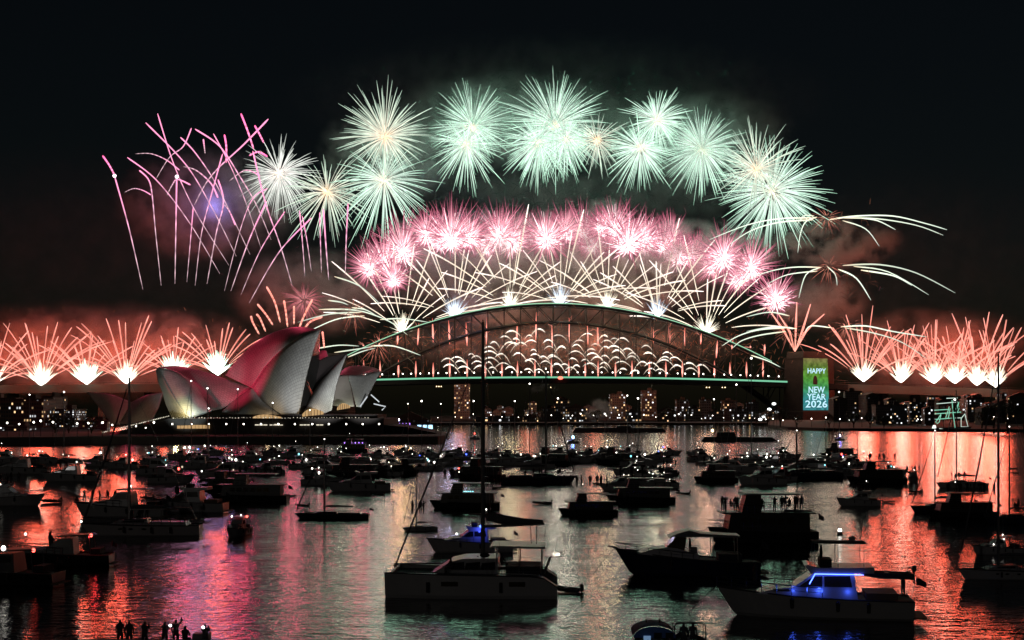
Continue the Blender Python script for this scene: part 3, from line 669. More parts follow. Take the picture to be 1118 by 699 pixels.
def coons(name, top, bottom, left, right, mat, bulge=0.0, n=18, thick=1.2, parent=None):
    """curved shell panel between four edges; it has real thickness away from the camera"""
    T, B, L_, R_ = (resample(e, n) for e in (top, bottom, left, right))
    g = []
    for j in range(n):
        v = j / (n - 1); row = []
        for i in range(n):
            u = i / (n - 1)
            p = T[i] * (1 - v) + B[i] * v + L_[j] * (1 - u) + R_[j] * u - (T[0] * (1 - u) * (1 - v) + T[-1] * u * (1 - v) + B[0] * (1 - u) * v + B[-1] * u * v)
            p.y -= bulge * math.sin(PI * u) * math.sin(PI * v) ** .8; row.append(p)
        g.append(row)
    me = bpy.data.meshes.new(name); vs = [p for r_ in g for p in r_]; k = n * n
    vs += [p + Vector((0, thick, 0)) for p in vs]; fs, uvs = [], []
    for j in range(n - 1):
        for i in range(n - 1):
            a = j * n + i; f = (a, a + n, a + n + 1, a + 1); fs.append(f); uvs += [((q % n) / n, (q // n) / n) for q in f]
    for j in range(n - 1):
        for i in range(n - 1):
            a = k + j * n + i; f = (a, a + 1, a + n + 1, a + n); fs.append(f); uvs += [(((q - k) % n) / n, ((q - k) // n) / n) for q in f]
    rim = [(i) for i in range(n)] + [j * n + n - 1 for j in range(1, n)] + [(n - 1) * n + i for i in range(n - 2, -1, -1)] + [j * n for j in range(n - 2, 0, -1)]
    for a, b in zip(rim, rim[1:] + rim[:1]): fs.append((a, b, b + k, a + k)); uvs += [(0, 0)] * 4
    me.from_pydata([tuple(v) for v in vs], [], fs); ul = me.uv_layers.new(name='UVMap')
    ul.data.foreach_set('uv', [c for q in uvs for c in q]); me.polygons.foreach_set('use_smooth', [i < 2 * (n - 1) ** 2 for i in range(len(me.polygons))])
    me.materials.append(mat); o = bpy.data.objects.new(name, me); put(o, parent or op); KIDS.setdefault((parent or op).name, []).append(o); return o
F, C_, K = OD - 20, OD, OD + 22                       # near edge, ridge, far edge of the shells
# largest shell
coons('roof_shell', [(275, 424, C_), (290, 400, C_), (310, 380, C_), (330, 366, C_), (350, 360, C_)], [(308, 453, F), (317, 455, F), (326, 453, F)],
      [(275, 424, C_), (288, 440, C_ - 10), (308, 453, F)], [(350, 360, C_), (342, 382, C_ - 6), (334, 412, C_ - 14), (326, 453, F)], TILE, 5)
coons('roof_shell', [(246, 410, K), (262, 388, K), (286, 368, K), (306, 359.5, K), (326, 356, K), (349.5, 360, C_)], [(275, 424, C_ + .5), (290, 400, C_ + .5), (310, 380, C_ + .5), (330, 366, C_ + .5), (349.6, 360, C_)],
      [(246, 410, K), (275, 424, C_ + .5)], [(349.6, 360, C_)], TILE, 3)
coons('roof_shell', [(275, 424, C_ - .3)], [(242, 450, C_ - 8), (275, 457, F + 4), (307, 454, F - .3)], [(275, 424, C_ - .3), (256, 436, C_ - 2), (242, 450, C_ - 8)], [(275, 424, C_ - .3), (288, 440, C_ - 10.3), (307, 454, F - .3)], TILE, 5)
coons('glass_wall', [(349, 361, C_ + 1)], [(326, 454, F + 1), (338, 455, F + 8)], [(349, 361, C_ + 1), (334, 412, C_ - 12), (326, 454, F + 1)], [(349, 361, C_ + 1), (348, 405, C_ + 6), (338, 455, F + 8)], DARKG, 0)
# left shell opening to the left
coons('roof_shell', [(173, 401, C_), (190, 405, C_ - 2), (205, 414, C_ - 4), (219, 428, C_ - 6)], [(207, 456, F), (218, 454, F), (230, 449, F)], [(173, 401, C_), (181, 420, C_ - 6), (192, 442, C_ - 14), (207, 456, F)], [(219, 428, C_ - 6), (226, 440, F + 5), (230, 449, F)], TILE, 4)
coons('roof_shell', [(173, 400.6, C_ + 4), (192, 398.5, K), (216, 403, K), (240, 411.5, K), (274, 424, C_ + 1)], [(173, 401, C_), (190, 405, C_ - 2), (205, 414, C_ - 4), (219, 428, C_ - 6), (230, 449, F)], [(173, 400.8, C_)], [(274, 424, C_ + 1), (244, 446, C_ - 6), (230, 449, F)], TILE, 5)
coons('rib_vault', [(173, 402, C_ + 1), (181, 420, C_ - 5), (192, 442, C_ - 13), (207, 457, F + 1)], [(170, 404, C_ + 10), (175, 420, C_ + 8), (181, 440, C_ + 4), (187, 456, C_)], [(173, 402, C_ + 1), (170, 404, C_ + 10)], [(207, 457, F + 1), (187, 456, C_)], CONC, 0)
for i in range(9):
    u = i / 8; e = P(173 - 2.4 * u, 402 + 2 * u, C_ + 1 + 8 * u) - O0; b = P(205 - 17 * u, 456, F + 1 + 18 * u) - O0; md = (e + b) / 2 + Vector((-1.5 + u, -1.2, 1.2))
    MB().tube([b, (b + md) / 2 + Vector((-.5, -.4, .3)), md, (e + md) / 2 + Vector((-.4, -.3, .5)), e], [.28, .35, .4, .4, .3], 5).build('vault_rib', CONC, op)
# third shell
coons('roof_shell', [(338, 398, K), (343, 386, K), (349, 383, K), (356, 382, K), (358, 389, C_ + 4)], [(338, 399, C_ + 8), (348, 394, C_ + 5), (358, 389, C_ + 4)], [(338, 398, K)], [(358, 389, C_ + 4)], TILE, 0)
coons('roof_shell', [(338, 399, C_ + 8), (357, 389, C_ + 6), (379, 385.5, C_)], [(329, 452, F + 8), (341, 430, C_ - 4), (352, 414, C_ - 2), (378.6, 386, C_)], [(338, 399, C_ + 8), (337, 425, C_), (329, 452, F + 8)], [(379, 385.7, C_)], surf('shaded_ribs', (.035, .025, .024), .8), 0)  # shade of this shell half is put into a darker base colour
coons('roof_shell', [(330, 452, F + 6), (342, 428, C_ - 6), (352, 414, C_ - 3), (379, 386, C_)], [(330, 453, F + 5), (346, 455, F), (362, 448, F)], [(330, 452, F + 6), (330, 453, F + 5)], [(379, 386, C_), (372, 405, C_ - 6), (366, 425, C_ - 12), (362, 448, F)], TILE, 4)
# last, lowest shell
coons('roof_shell', [(373, 405, K), (377, 400, K), (394, 399, K), (408, 401, K), (416, 405, C_)], [(370, 410, C_ + 2), (392, 410, C_), (416, 405.4, C_)], [(373, 405, K), (370, 410, C_ + 2)], [(416, 405.2, C_)], TILE, 1)
coons('roof_shell', [(380, 410, C_ - 2), (397, 409.5, C_), (415.6, 405.5, C_)], [(389, 444, F), (394, 445, F)], [(380, 410, C_ - 2), (384, 425, C_ - 8), (389, 444, F)], [(415.6, 405.5, C_), (404, 428, C_ - 10), (394, 445, F)], TILE, 2)
coons('rib_vault', [(370, 410, C_ + 2), (379.5, 410, C_ - 1)], [(363, 443, F + 4), (374, 444, F + 2), (387, 444, F + 1)], [(370, 410, C_ + 2), (365, 430, C_ - 8), (363, 443, F + 4)], [(379.5, 410, C_ - 1), (383.5, 425, C_ - 7), (387, 444, F + 1)], CONC, 0)
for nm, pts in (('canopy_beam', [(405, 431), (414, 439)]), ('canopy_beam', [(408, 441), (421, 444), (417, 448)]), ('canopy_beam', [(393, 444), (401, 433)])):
    MB().tube([P(a, b, F) - O0 for a, b in pts], .28, 4).build(nm, glow('lit_beam_edge', (.9, .95, 1), .7), op)  # light on the beam edges is put in as emission, no lamps here
# small restaurant shells at the far left
K2 = OD + 30
coons('roof_shell', [(95, 428, K2), (120, 430, K2), (143, 439, K2)], [(122, 463, K2 - 14), (130, 464, K2 - 14)], [(95, 428, K2), (109, 446, K2 - 6), (122, 463, K2 - 14)], [(143, 439, K2), (137, 452, K2 - 7), (130, 464, K2 - 14)], TILE, 3)
coons('roof_shell', [(143, 439.4, K2 + 1), (160, 431, K2), (178, 428.5, K2)], [(131, 463, K2 - 13), (148, 462, K2 - 14), (166, 458, K2 - 12)], [(143, 439.4, K2 + 1), (137, 452, K2 - 6), (131, 463, K2 - 13)], [(178, 428.5, K2), (173, 445, K2 - 6), (166, 458, K2 - 12)], TILE, 3)
# podium, stairs, broadwalk strips of light
def obox(name, x0, x1, yt, yb, d0, d1, mat, parent=None):
    a, b = P(x0, yt, d0), P(x1, yb, d0)
    return MB().box(Vector(((a.x + b.x) / 2, (d0 + d1) / 2, (a.z + b.z) / 2)) - O0, (b.x - a.x, d1 - d0, a.z - b.z)).build(name, mat, parent or op)
obox('podium', 183, 419, 457, 484, F - 22, K + 20, PODS)
obox('upper_podium', 240, 412, 452.5, 457.2, F - 6, K, PODS)
mb = MB(); a = [P(100, 478, F - 20), P(184, 457.2, F - 20), P(184, 484, F - 20), P(100, 484, F - 20)]; a2 = [v + Vector((0, 60, 0)) for v in a]
mb.add([v - O0 for v in a + a2], [(0, 1, 2, 3), (7, 6, 5, 4), (0, 4, 5, 1), (1, 5, 6, 2), (2, 6, 7, 3), (3, 7, 4, 0)]); mb.build('monumental_stairs', PODS, op)
mb = MB()
for i in range(40):
    x = 112 + 1.85 * i; MB_c = P(x, 475.2 - (x - 100) * .2476, F - 21) - O0; mb.sphere(MB_c, random.uniform(.12, .34), 5, 3)
mb.build('stair_lights', STRIP, op)['kind'] = 'stuff'
for x0, x1, y0, y1, m_ in ((276, 307, 452.6, 457, GLOWG), (330, 353, 447.5, 455, GLOWG), (368, 382, 441.5, 448, GLOWG), (193, 229, 464, 468, GLOWG), (278, 292, 463, 464.6, STRIP), (294, 309, 463, 464.6, STRIP), (327, 339, 463, 464.6, STRIP), (345, 353, 463, 464.6, STRIP)):
    d = F - 23 if y0 > 458 else F - 7
    if y0 > 458:
        k = max(2, int((x1 - x0) / 4)); w_ = (x1 - x0) / k
        for q in range(k): obox('lit_window', x0 + w_ * q + .35, x0 + w_ * (q + 1) - .35, y0 + random.uniform(0, .8), y1, d, d + .6, m_)
    else:
        prf = [P(x0 + (x1 - x0) * q / 10, y1 - (y1 - y0) * (.35 + .65 * math.sin(PI * (q / 10) ** .8)) - (q / 10) * (2.5 if x0 > 320 else 0), d) - O0 for q in range(11)]
        prf = [P(x0, y1, d) - O0] + prf + [P(x1, y1 - (2.5 if x0 > 320 else 0), d) - O0]; n = len(prf)
        MB().add(prf + [v + Vector((0, .6, 0)) for v in prf], [tuple(range(n)), tuple(range(2 * n - 1, n - 1, -1))] + [(i, (i + 1) % n, n + (i + 1) % n, n + i) for i in range(n)]).build('lit_window', m_, op)
        mb = MB()
        for q in range(1, 7): x = x0 + (x1 - x0) * q / 7; mb.tube([P(x, y0, d - .1) - O0, P(x, y1, d - .1) - O0], .12, 4)
        mb.build('mullion', DARKG, op)
mb = MB()
for i in range(64): mb.sphere(P(190 + 3.35 * i + random.uniform(-1, 1), 456.3 + random.uniform(-.5, .4), F - 22) - O0, random.uniform(.12, .3), 5, 3)
mb.build('balustrade_lights', STRIP, op)['kind'] = 'stuff'
for x, y, pw, col in ((192, 452, 5200, (1, .88, .4)), (373, 440, 1500, (.9, 1, .75)), (206, 453, 900, (.8, 1, 1)), (292, 450, 700, (1, .7, .4)), (342, 448, 600, (1, .7, .4))):
    lamp('foyer_light', P(x, y, F - 3), pw, col, .8, op)
def spot(name, loc, aim, power, col, ang, parent):
    l = bpy.data.lights.new(name, 'SPOT'); l.energy = power; l.color = col; l.spot_size = R(ang); l.spot_blend = .6; l.shadow_soft_size = .5
    o = bpy.data.objects.new(name, l); put(o, parent); o.location = Vector(loc) - parent.location
    o.rotation_euler = (Vector(aim) - Vector(loc)).to_track_quat('-Z', 'Y').to_euler(); return o
spot('sail_floodlight', P(398, 468, 592), P(322, 398, C_), 2.6e5, (.92, .97, 1), 31, op)
spot('sail_floodlight', P(420, 468, 592), P(384, 412, C_), 1.6e5, (.92, .97, 1), 26, op)
spot('red_floodlight', P(150, 470, 600), P(280, 386, K), 4.2e5, (1, .04, .12), 26, op)
spot('red_floodlight', P(120, 474, 640), P(136, 444, OD + 25), 9e3, (1, .06, .12), 46, op)
spot('red_floodlight', P(110, 470, 600), P(206, 405, C_), 1.0e5, (1, .04, .12), 16, op)
spot('sail_floodlight', P(190, 468, 600), P(214, 424, C_), 9e4, (.8, 1, 1), 30, op)
for x, y, pw in ((205, 372, .7e4), (262, 345, .8e4), (318, 326, .8e4), (352, 360, .4e4), (394, 386, .4e4), (140, 395, .2e4)):
    lamp('red_roof_fill', P(x, y, OD + 62), pw * 2.2, (1, .07, .16), 3, op)  # lamps added above and behind the roof to redden the shells

# ------------------------------------------------------------------ shores
LAND = surf('dark_ground', (.012, .012, .010), .9, scale=.05); WALLM = surf('sandstone_seawall', (.10, .085, .07), .85, scale=.4)
def land(name, pts, h0, depth, label):
    """a shore whose waterline runs through pts (px, row); it rises to h0 metres behind"""
    fr = [P(x, y, dist(y)) for x, y in pts]; mb = MB(); rows = []
    for k, (z, dy) in enumerate([(-1.5, 0), (1.8, 0), (2.2, 6), (h0 * .55, depth * .35), (h0, depth * .7), (h0 * .9, depth)]):
        rows.append([Vector((v.x * (1 + dy / v.y), v.y + dy, z + (random.uniform(-.12, .12) * h0 if k > 2 else 0))) for v in fr])
    mb.loft(rows); tag(mb.build(name, LAND), label, kind='structure'); return fr
land('north_shore', [(470 + 20 * i, 463.8) for i in range(22)], 8, 500, 'low dark north shore under the bridge')
land('right_shore', [(838, 466), (860, 469), (900, 470.5), (960, 471), (1030, 471.3), (1090, 471.8), (1150, 472), (1250, 474)], 5, 480, 'dark shore on the right')
land('left_shore', [(-140, 478), (-60, 478), (20, 479), (80, 480.5), (110, 482)], 8, 700, 'dark quay shore on the left')
sw = MB(); a = [P(-160, 486, 560), P(60, 486, 575), P(100, 486, 588), P(478, 486, 588), P(486, 486, 610), P(486, 486, 720), P(-200, 486, 720)]
top = [Vector((v.x, v.y, 3.2)) for v in a]; bot = [Vector((v.x, v.y, -2)) for v in a]; n = len(a)
sw.add(top + bot, [tuple(range(n)), tuple(range(2 * n - 1, n - 1, -1))] + [(i, n + i, n + (i + 1) % n, (i + 1) % n) for i in range(n)])
tag(sw.build('broadwalk', WALLM), 'dark stone broadwalk and seawall before the opera house', kind='structure')
mb = MB(); mb.prism([(0, 0), (30, 0), (26, 3), (12, 6), (0, 7)], 0, 60); o = mb.build('headland', LAND); o.location = P(416, 480, 650); tag(o, 'dark wedge of ground right of the opera house', kind='structure')
# ---- lamps on the quays
def make_lamp_post(h=5.0, r=.5, mat=None):
    t = empty('street_lamp', (0, 0, 0)); MB().tube([(0, 0, 0), (0, 0, h * .5), (0, 0, h)], [.12, .08, .07], 5).build('post', STEEL, t)
    MB().sphere((0, 0, h + r * .7), r, 8, 6).build('lamp_head', mat, t); return t
HEAD = glow('lamp_globe', (1, .93, .80), 9.0, 'AUTO')
LP = make_lamp_post(5.0, .33, HEAD); used = [False]
def place_lamp(loc, label, grp, s=1.0):
    t = LP if not used[0] else copy_tree(LP); used[0] = True
    t.location = loc; t.scale = (s, s, s); tag(t, label, 'street lamp', grp)
for x in [188, 209, 228, 247, 266, 285, 304, 322, 341, 359, 378, 396, 414]:
    p = P(x, 472, 640); p.z = 3.2; place_lamp(Vector((p.x, 600 if x else 0, 3.2)) if False else Vector((P(x, 472, 592).x, 592, 3.2)), 'small white lamp in the even row along the opera house seawall', 'lamps along the opera house seawall')
for x in [4, 21, 36, 40, 57, 81, 94, 112, 118, 145, 157, 168]:
    y = dist(484); place_lamp(Vector((P(x, 484, 577).x, 577 + (x % 7), 3.2)), 'bright white lamp on the quay left of the opera house steps', 'lamps on the left quay', random.uniform(.7, 1.35))
for x in [478, 497, 517, 536, 548, 566, 576, 585, 602, 615, 625, 634, 648, 662, 676, 690, 703, 716, 728, 741, 755, 766, 778, 790, 801, 812, 824]:
    d = 1420 + random.uniform(0, 30); place_lamp(Vector((P(x, 0, d).x, d, 2.2)), 'tiny white lamp on the far shore beneath the bridge deck', 'lamps on the far shore under the bridge', random.uniform(.7, 1.8))
for x in [836, 844, 855, 869, 886, 917, 927, 941, 973, 1002, 1006, 1085, 1100]:
    d = 1005 + random.uniform(0, 15); place_lamp(Vector((P(x, 0, d).x, d, 2.4)), 'white lamp on the shore right of the lit pylon, over its streak', 'lamps on the right shore', random.uniform(.9, 1.5))
# ---- buildings with lit windows
def facade(name, base, frac, warm, sx=2.5, sz=2.9, br_=1.6, seed=0):
    m, N, L = new_mat(name)
    o = N.new('ShaderNodeOutputMaterial'); b = N.new('ShaderNodeBsdfPrincipled'); tc = N.new('ShaderNodeTexCoord'); s = N.new('ShaderNodeSeparateXYZ'); L.new(tc.outputs['Object'], s.inputs[0])
    def mt(op, a, c):
        k = N.new('ShaderNodeMath'); k.operation = op
        for i, q in enumerate((a, c)):
            if isinstance(q, (int, float)): k.inputs[i].default_value = q
            elif q is not None: L.new(q, k.inputs[i])
        return k.outputs[0]
    h = mt('DIVIDE', mt('ADD', s.outputs['X'], s.outputs['Y']), sx); v = mt('DIVIDE', s.outputs['Z'], sz)
    cb = N.new('ShaderNodeCombineXYZ'); L.new(mt('FLOOR', h, 0), cb.inputs[0]); L.new(mt('FLOOR', v, 0), cb.inputs[1]); oi = N.new('ShaderNodeObjectInfo'); L.new(mt('MULTIPLY', oi.outputs['Random'], 97.0), cb.inputs[2])
    wn = N.new('ShaderNodeTexWhiteNoise'); wn.noise_dimensions = '3D'; L.new(cb.outputs[0], wn.inputs['Vector'])
    lit = mt('LESS_THAN', wn.outputs['Value'], frac)
    fh, fv = mt('FRACT', h, 0), mt('FRACT', v, 0)
    win = mt('MULTIPLY', mt('MULTIPLY', mt('GREATER_THAN', fh, .22), mt('LESS_THAN', fh, .82)), mt('MULTIPLY', mt('GREATER_THAN', fv, .3), mt('LESS_THAN', fv, .8)))
    g = N.new('ShaderNodeNewGeometry'); sn = N.new('ShaderNodeSeparateXYZ'); L.new(g.outputs['Normal'], sn.inputs[0]); side = mt('LESS_THAN', mt('ABSOLUTE', sn.outputs['Z'], 0), .5)
    win = mt('MULTIPLY', win, side)
    sc = N.new('ShaderNodeSeparateColor'); L.new(wn.outputs['Color'], sc.inputs[0])
    mx = N.new('ShaderNodeMix'); mx.data_type = 'RGBA'; mx.inputs['A'].default_value = (1, .62, .30, 1); mx.inputs['B'].default_value = (.95, .97, 1, 1)
    L.new(mt('GREATER_THAN', sc.outputs[1], warm), mx.inputs['Factor']); L.new(mx.outputs['Result'], b.inputs['Emission Color'])
    L.new(mt('MULTIPLY', mt('MULTIPLY', lit, win), mt('MULTIPLY', mt('POWER', sc.outputs[2], 2.5), br_)), b.inputs['Emission Strength'])
    mb_ = N.new('ShaderNodeMix'); mb_.data_type = 'RGBA'; mb_.inputs['A'].default_value = (*base, 1); mb_.inputs['B'].default_value = (.02, .022, .025, 1); L.new(win, mb_.inputs['Factor']); L.new(mb_.outputs['Result'], b.inputs['Base Color'])
    b.inputs['Roughness'].default_value = .6; L.new(b.outputs[0], o.inputs[0]); m.cycles.emission_sampling = 'NONE'; return m
FAC = [facade('brick_apartments', (.12, .085, .065), .30, .55, br_=2.2), facade('pale_apartments', (.16, .155, .145), .24, .35, br_=2.4), facade('glass_offices', (.05, .055, .06), .45, .3, 3.6, 3.4, br_=2.6), facade('dim_houses', (.10, .08, .065), .16, .6, br_=2.8)]
FACQ = [facade('brown_quay_front', (.10, .06, .04), .16, .75, 1.6, 2.6, br_=1.8), facade('terminal_front', (.10, .09, .08), .3, .4, 1.5, 1.7, br_=2.2), facade('wharf_front', (.05, .06, .08), .4, .2, 1.4, 1.5, br_=2.0), facade('dim_quay_front', (.07, .055, .045), .1, .6, 1.6, 2.4, br_=2.0)]
FACR = [facade('brick_block_front', (.07, .05, .04), .14, .6, 1.8, 2.4, br_=2.2), facade('pale_block_front', (.10, .095, .09), .16, .35, 1.8, 2.2, br_=2.4), facade('shopfront_glass', (.04, .045, .05), .3, .25, 1.7, 1.9, br_=2.4), facade('dim_block_front', (.06, .048, .04), .08, .6, 1.8, 2.4, br_=2.4)]
def building(x0, x1, yt, yb, D, mat, label, grp, dep=16, roof='flat'):
    a, b = P(x0, yt, D), P(x1, yb, D); w_ = b.x - a.x; zt, zb = a.z, max(-1, b.z - 4)
    t = empty('apartment_building', Vector(((a.x + b.x) / 2, D, zb)), random.uniform(-.25, .25), label, 'building', grp)
    h = zt - zb
    MB().box((0, 0, h / 2), (w_, dep, h)).build('wall', mat, t)
    mb = MB()
    if roof == 'flat':
        mb.box((0, 0, h + .45), (w_ + .5, dep + .5, .9)); mb.box((w_ * random.uniform(-.2, .2), 0, h + 2.2), (w_ * .28, dep * .4, 2.6))
    else: mb.prism([(-w_ / 2 - .5, h + .01), (w_ / 2 + .5, h + .01), (0, h + w_ * .22)], -dep / 2 - .4, dep / 2 + .4)
    mb.build('roof', STONE if roof == 'flat' else surf_roof, t); return t
surf_roof = surf('roof_tiles', (.08, .045, .035), .8)
G1 = 'buildings on the far shore under the bridge'
for x0, x1, yt, D, f, lab in [(496, 513, 418, 1640, 0, 'slim lit tower rising to the bridge deck, left of the catamaran mast'), (700, 716, 427, 1560, 0, 'slim brown lit tower standing right of the pale smoke puff'), (666, 682, 431, 1580, 0, 'broad brownish apartment block behind the pale smoke puff'),
        (519, 537, 456, 1480, 2, 'low bright shoreline building just right of the catamaran mast'), (539, 556, 455, 1475, 2, 'low bright shoreline building left of the purple lit booth'), (556, 570, 455, 1510, 3, 'dark low block by the purple lit booth'), (592, 604, 446, 1500, 3, 'narrow dim house block left of the brown lit apartments'),
        (605, 622, 437, 1530, 1, 'apartment block with scattered top lights, left of the smoke puff'), (618, 640, 446, 1490, 0, 'wide warm lit apartments on the shore left of the smoke puff'), (640, 652, 453, 1480, 0, 'low warm building at the foot of the smoke puff'), (684, 699, 450, 1480, 2, 'bluish lit low building before the slim brown tower'),
        (718, 738, 449, 1500, 3, 'dim hillside houses right of the slim brown tower'), (738, 752, 437, 1540, 1, 'pale block with sparse lights in the middle of the far right bank'), (750, 764, 446, 1500, 1, 'pale apartments with many lights near the shore'), (764, 776, 437, 1540, 1, 'tall pale block with a bright roof light'),
        (774, 790, 450, 1480, 0, 'warm lit low block behind the moored sloops'), (789, 803, 438, 1545, 3, 'dim block high on the bank left of the lit pylon'), (800, 816, 447, 1500, 1, 'pale apartments with bright windows left of the lit pylon'), (815, 828, 440, 1530, 3, 'dim block behind the white lit fig tree'), (426, 470, 459, 1470, 3, 'long dim building behind the purple lit ferry'),
        (572, 590, 456, 1490, 3, 'row of low houses right of the purple lit booth')]:
    building(x0, x1, yt, 463, D, FAC[f], lab, G1, roof='flat' if (x1 - x0) < 17 or f == 2 else 'gable')
G2 = 'buildings on the right shore'
for x0, x1, yt, yb, D, f, lab in [(907, 922, 436, 462, 1250, 3, 'dim block just right of the lit pylon'), (922, 940, 428, 460, 1300, 1, 'block with a bright white window under the right viaduct'), (941, 956, 432, 460, 1280, 3, 'dim brown block third from the lit pylon'), (954, 970, 443, 464, 1150, 1, 'pale lit houses behind the right shore lamps'), (972, 990, 443, 463, 1160, 2, 'blue white lit building left of the tall ship'),
        (990, 1008, 440, 463, 1180, 2, 'glassy building with bright shopfront next to the tall ship'), (1008, 1018, 446, 465, 1100, 3, 'narrow dim house beside the tall ship stern'), (1055, 1070, 436, 462, 1200, 1, 'pale block with a bright row of windows right of the tall ship'), (1068, 1083, 446, 464, 1120, 3, 'dim house with warm windows right of the tall ship'), (1084, 1100, 440, 462, 1180, 3, 'dark house block near the thick mast'),
        (1100, 1125, 434, 464, 1150, 3, 'dark tall block at the right edge of the photo')]:
    building(x0, x1, yt, yb, D, FACR[f], lab, G2, roof='flat' if f != 3 else 'gable')
G3 = 'buildings round the left quay'
for x0, x1, yt, yb, D, f, lab in [(-24, 20, 436, 474, 900, 0, 'wide brown quay building cut by the left edge'), (20, 54, 437, 474, 880, 0, 'wide brown quay building with a gabled row of lights'), (54, 66, 434, 474, 960, 3, 'tall dim block between the brown quay buildings and the terminal'), (66, 88, 448, 474, 900, 2, 'terminal with a bright white sign band left of the small dark shells'), (88, 118, 461, 474, 840, 1, 'low terminal with a long row of lights'),
        (-30, 10, 466, 478, 800, 2, 'low blue lit wharf at the left edge'), (12, 34, 467, 478, 800, 1, 'low wharf with an awning of lights')]:
    building(x0, x1, yt, yb, D, FACQ[f], lab, G3, dep=24)
for i in range(46):                                   # houses climbing the hill behind
    x = random.uniform(585, 850) if i < 34 else random.uniform(520, 590); w_ = random.uniform(5, 11); yb = random.uniform(451, 461); D = random.uniform(1580, 1850)
    building(x, x + w_, yb - random.uniform(5, 12), yb, D, FAC[random.choice((0, 1, 3, 3))], 'dim hillside house with a few lit windows, behind the far shore buildings', 'hillside houses behind the far shore', 10, 'gable')
for i in range(30):
    x = random.uniform(904, 1118); w_ = random.uniform(6, 13); yb = random.uniform(440, 462); D = random.uniform(1250, 1440)
    building(x, x + w_, yb - random.uniform(6, 12), yb, D, FAC[random.choice((0, 1, 3, 3))], 'dim house with a few lit windows on the slope under the right viaduct', 'houses on the slope under the right viaduct', 10, 'gable')
# ---- trees on the shores
LEAF = surf('dark_leaves', (.05, .06, .035), .7, scale=.6); BARK = surf('bark', (.05, .04, .03), .9)
def make_tree(seed):
    rn = random.Random(seed); t = empty('fig_tree', (0, 0, 0)); mb = MB()
    mb.tube([(0, 0, 0), (.1, 0, 2), (.2, .1, 4.5)], [.55, .42, .3], 6)
    br_ = []
    for k in range(6):
        a = 2 * PI * k / 6 + rn.uniform(-.3, .3); e = Vector((math.cos(a) * rn.uniform(2.5, 4.5), math.sin(a) * rn.uniform(2.5, 4.5), rn.uniform(6, 10))); br_.append(e)
        mb.tube([(.1, 0, rn.uniform(2, 3.5)), e * .55 + Vector((0, 0, 1)), e], [.25, .15, .06], 5)
    mb.build('trunk', BARK, t); mb = MB()
    for e in br_ + [Vector((0, 0, 10))]:
        for _ in range(75):
            p = e + Vector((rn.gauss(0, 1.3), rn.gauss(0, 1.3), rn.gauss(0, .9))); u = Vector((rn.gauss(0, 1), rn.gauss(0, 1), rn.gauss(0, .6))).normalized() * rn.uniform(.3, .6); w = u.cross(Vector((rn.random(), rn.random(), 1))).normalized() * .35
            mb.add([p - u, p + w, p + u, p - w], [(0, 1, 2, 3)])
    mb.build('crown', LEAF, t); return t
trees = [make_tree(k) for k in (3, 8, 15)]; used_t = [False] * 3
tl = [(838, 468.5, 1.1, 'dark fig tree before the white floodlights left of the lit pylon'), (852, 469, 1.25, 'second dark fig tree under the lit pylon'), (826, 466, .9, 'small tree at the far end of the lit fig trees'), (870, 470, .8, 'dark tree at the foot of the lit pylon'), (905, 470.5, .9, 'dark tree right of the foot of the lit pylon'), (932, 470.8, 1.0, 'round dark tree on the right shore before the viaduct'),
      (950, 470.8, .9, 'dark tree fourth from the lit pylon on the right shore'), (965, 471, .8, 'small dark tree before the pale lit houses'), (1085, 471.6, 1.5, 'big dark tree between the tall ship and the thick mast'), (1100, 471.8, 1.6, 'big dark tree behind the thick mast'), (1118, 472, 1.5, 'big dark tree at the right edge'), (1072, 471.5, 1.1, 'dark tree right of the tall ship'),
      (728, 463.9, 1.3, 'dark tree on the far shore right of the slim brown tower'), (652, 463.9, 1.2, 'dark tree on the far shore at the smoke puff'), (586, 463.9, 1.1, 'dark tree on the far shore left of the warm apartments'), (60, 480, .9, 'dark tree on the left quay before the terminal'), (75, 480.5, .8, 'second dark tree on the left quay'), (100, 481, .9, 'dark tree at the foot of the opera house steps')]
for i, (x, y, s, lab) in enumerate(tl):
    k = i % 3; t = trees[k] if not used_t[k] else copy_tree(trees[k]); used_t[k] = True; D = dist(y) + 8
    t.location = (P(x, y, D).x, D, 1.8); t.scale = (s, s, s); t.rotation_euler = (0, 0, i * 1.7); tag(t, lab, 'tree', 'dark trees along the shores')
fl = [(834, 455), (840, 447), (845, 441), (848, 450), (830, 458)]
for x, y in fl:
    D = dist(468.6) + 16; t = empty('floodlight', P(x, 468, D), 0, 'white floodlight glaring through the fig tree branches left of the pylon', 'floodlight', 'floodlights behind the fig trees')
    zt = P(x, y, D).z - t.location.z; MB().tube([(0, 0, 0), (0, 0, zt)], .12, 5).build('post', STEEL, t); MB().sphere((0, 0, zt), 1.1, 8, 6, (1.5, .5, 1)).build('lamp_head', glow('floodlight_glare', (.95, 1, .97), 3.0), t)
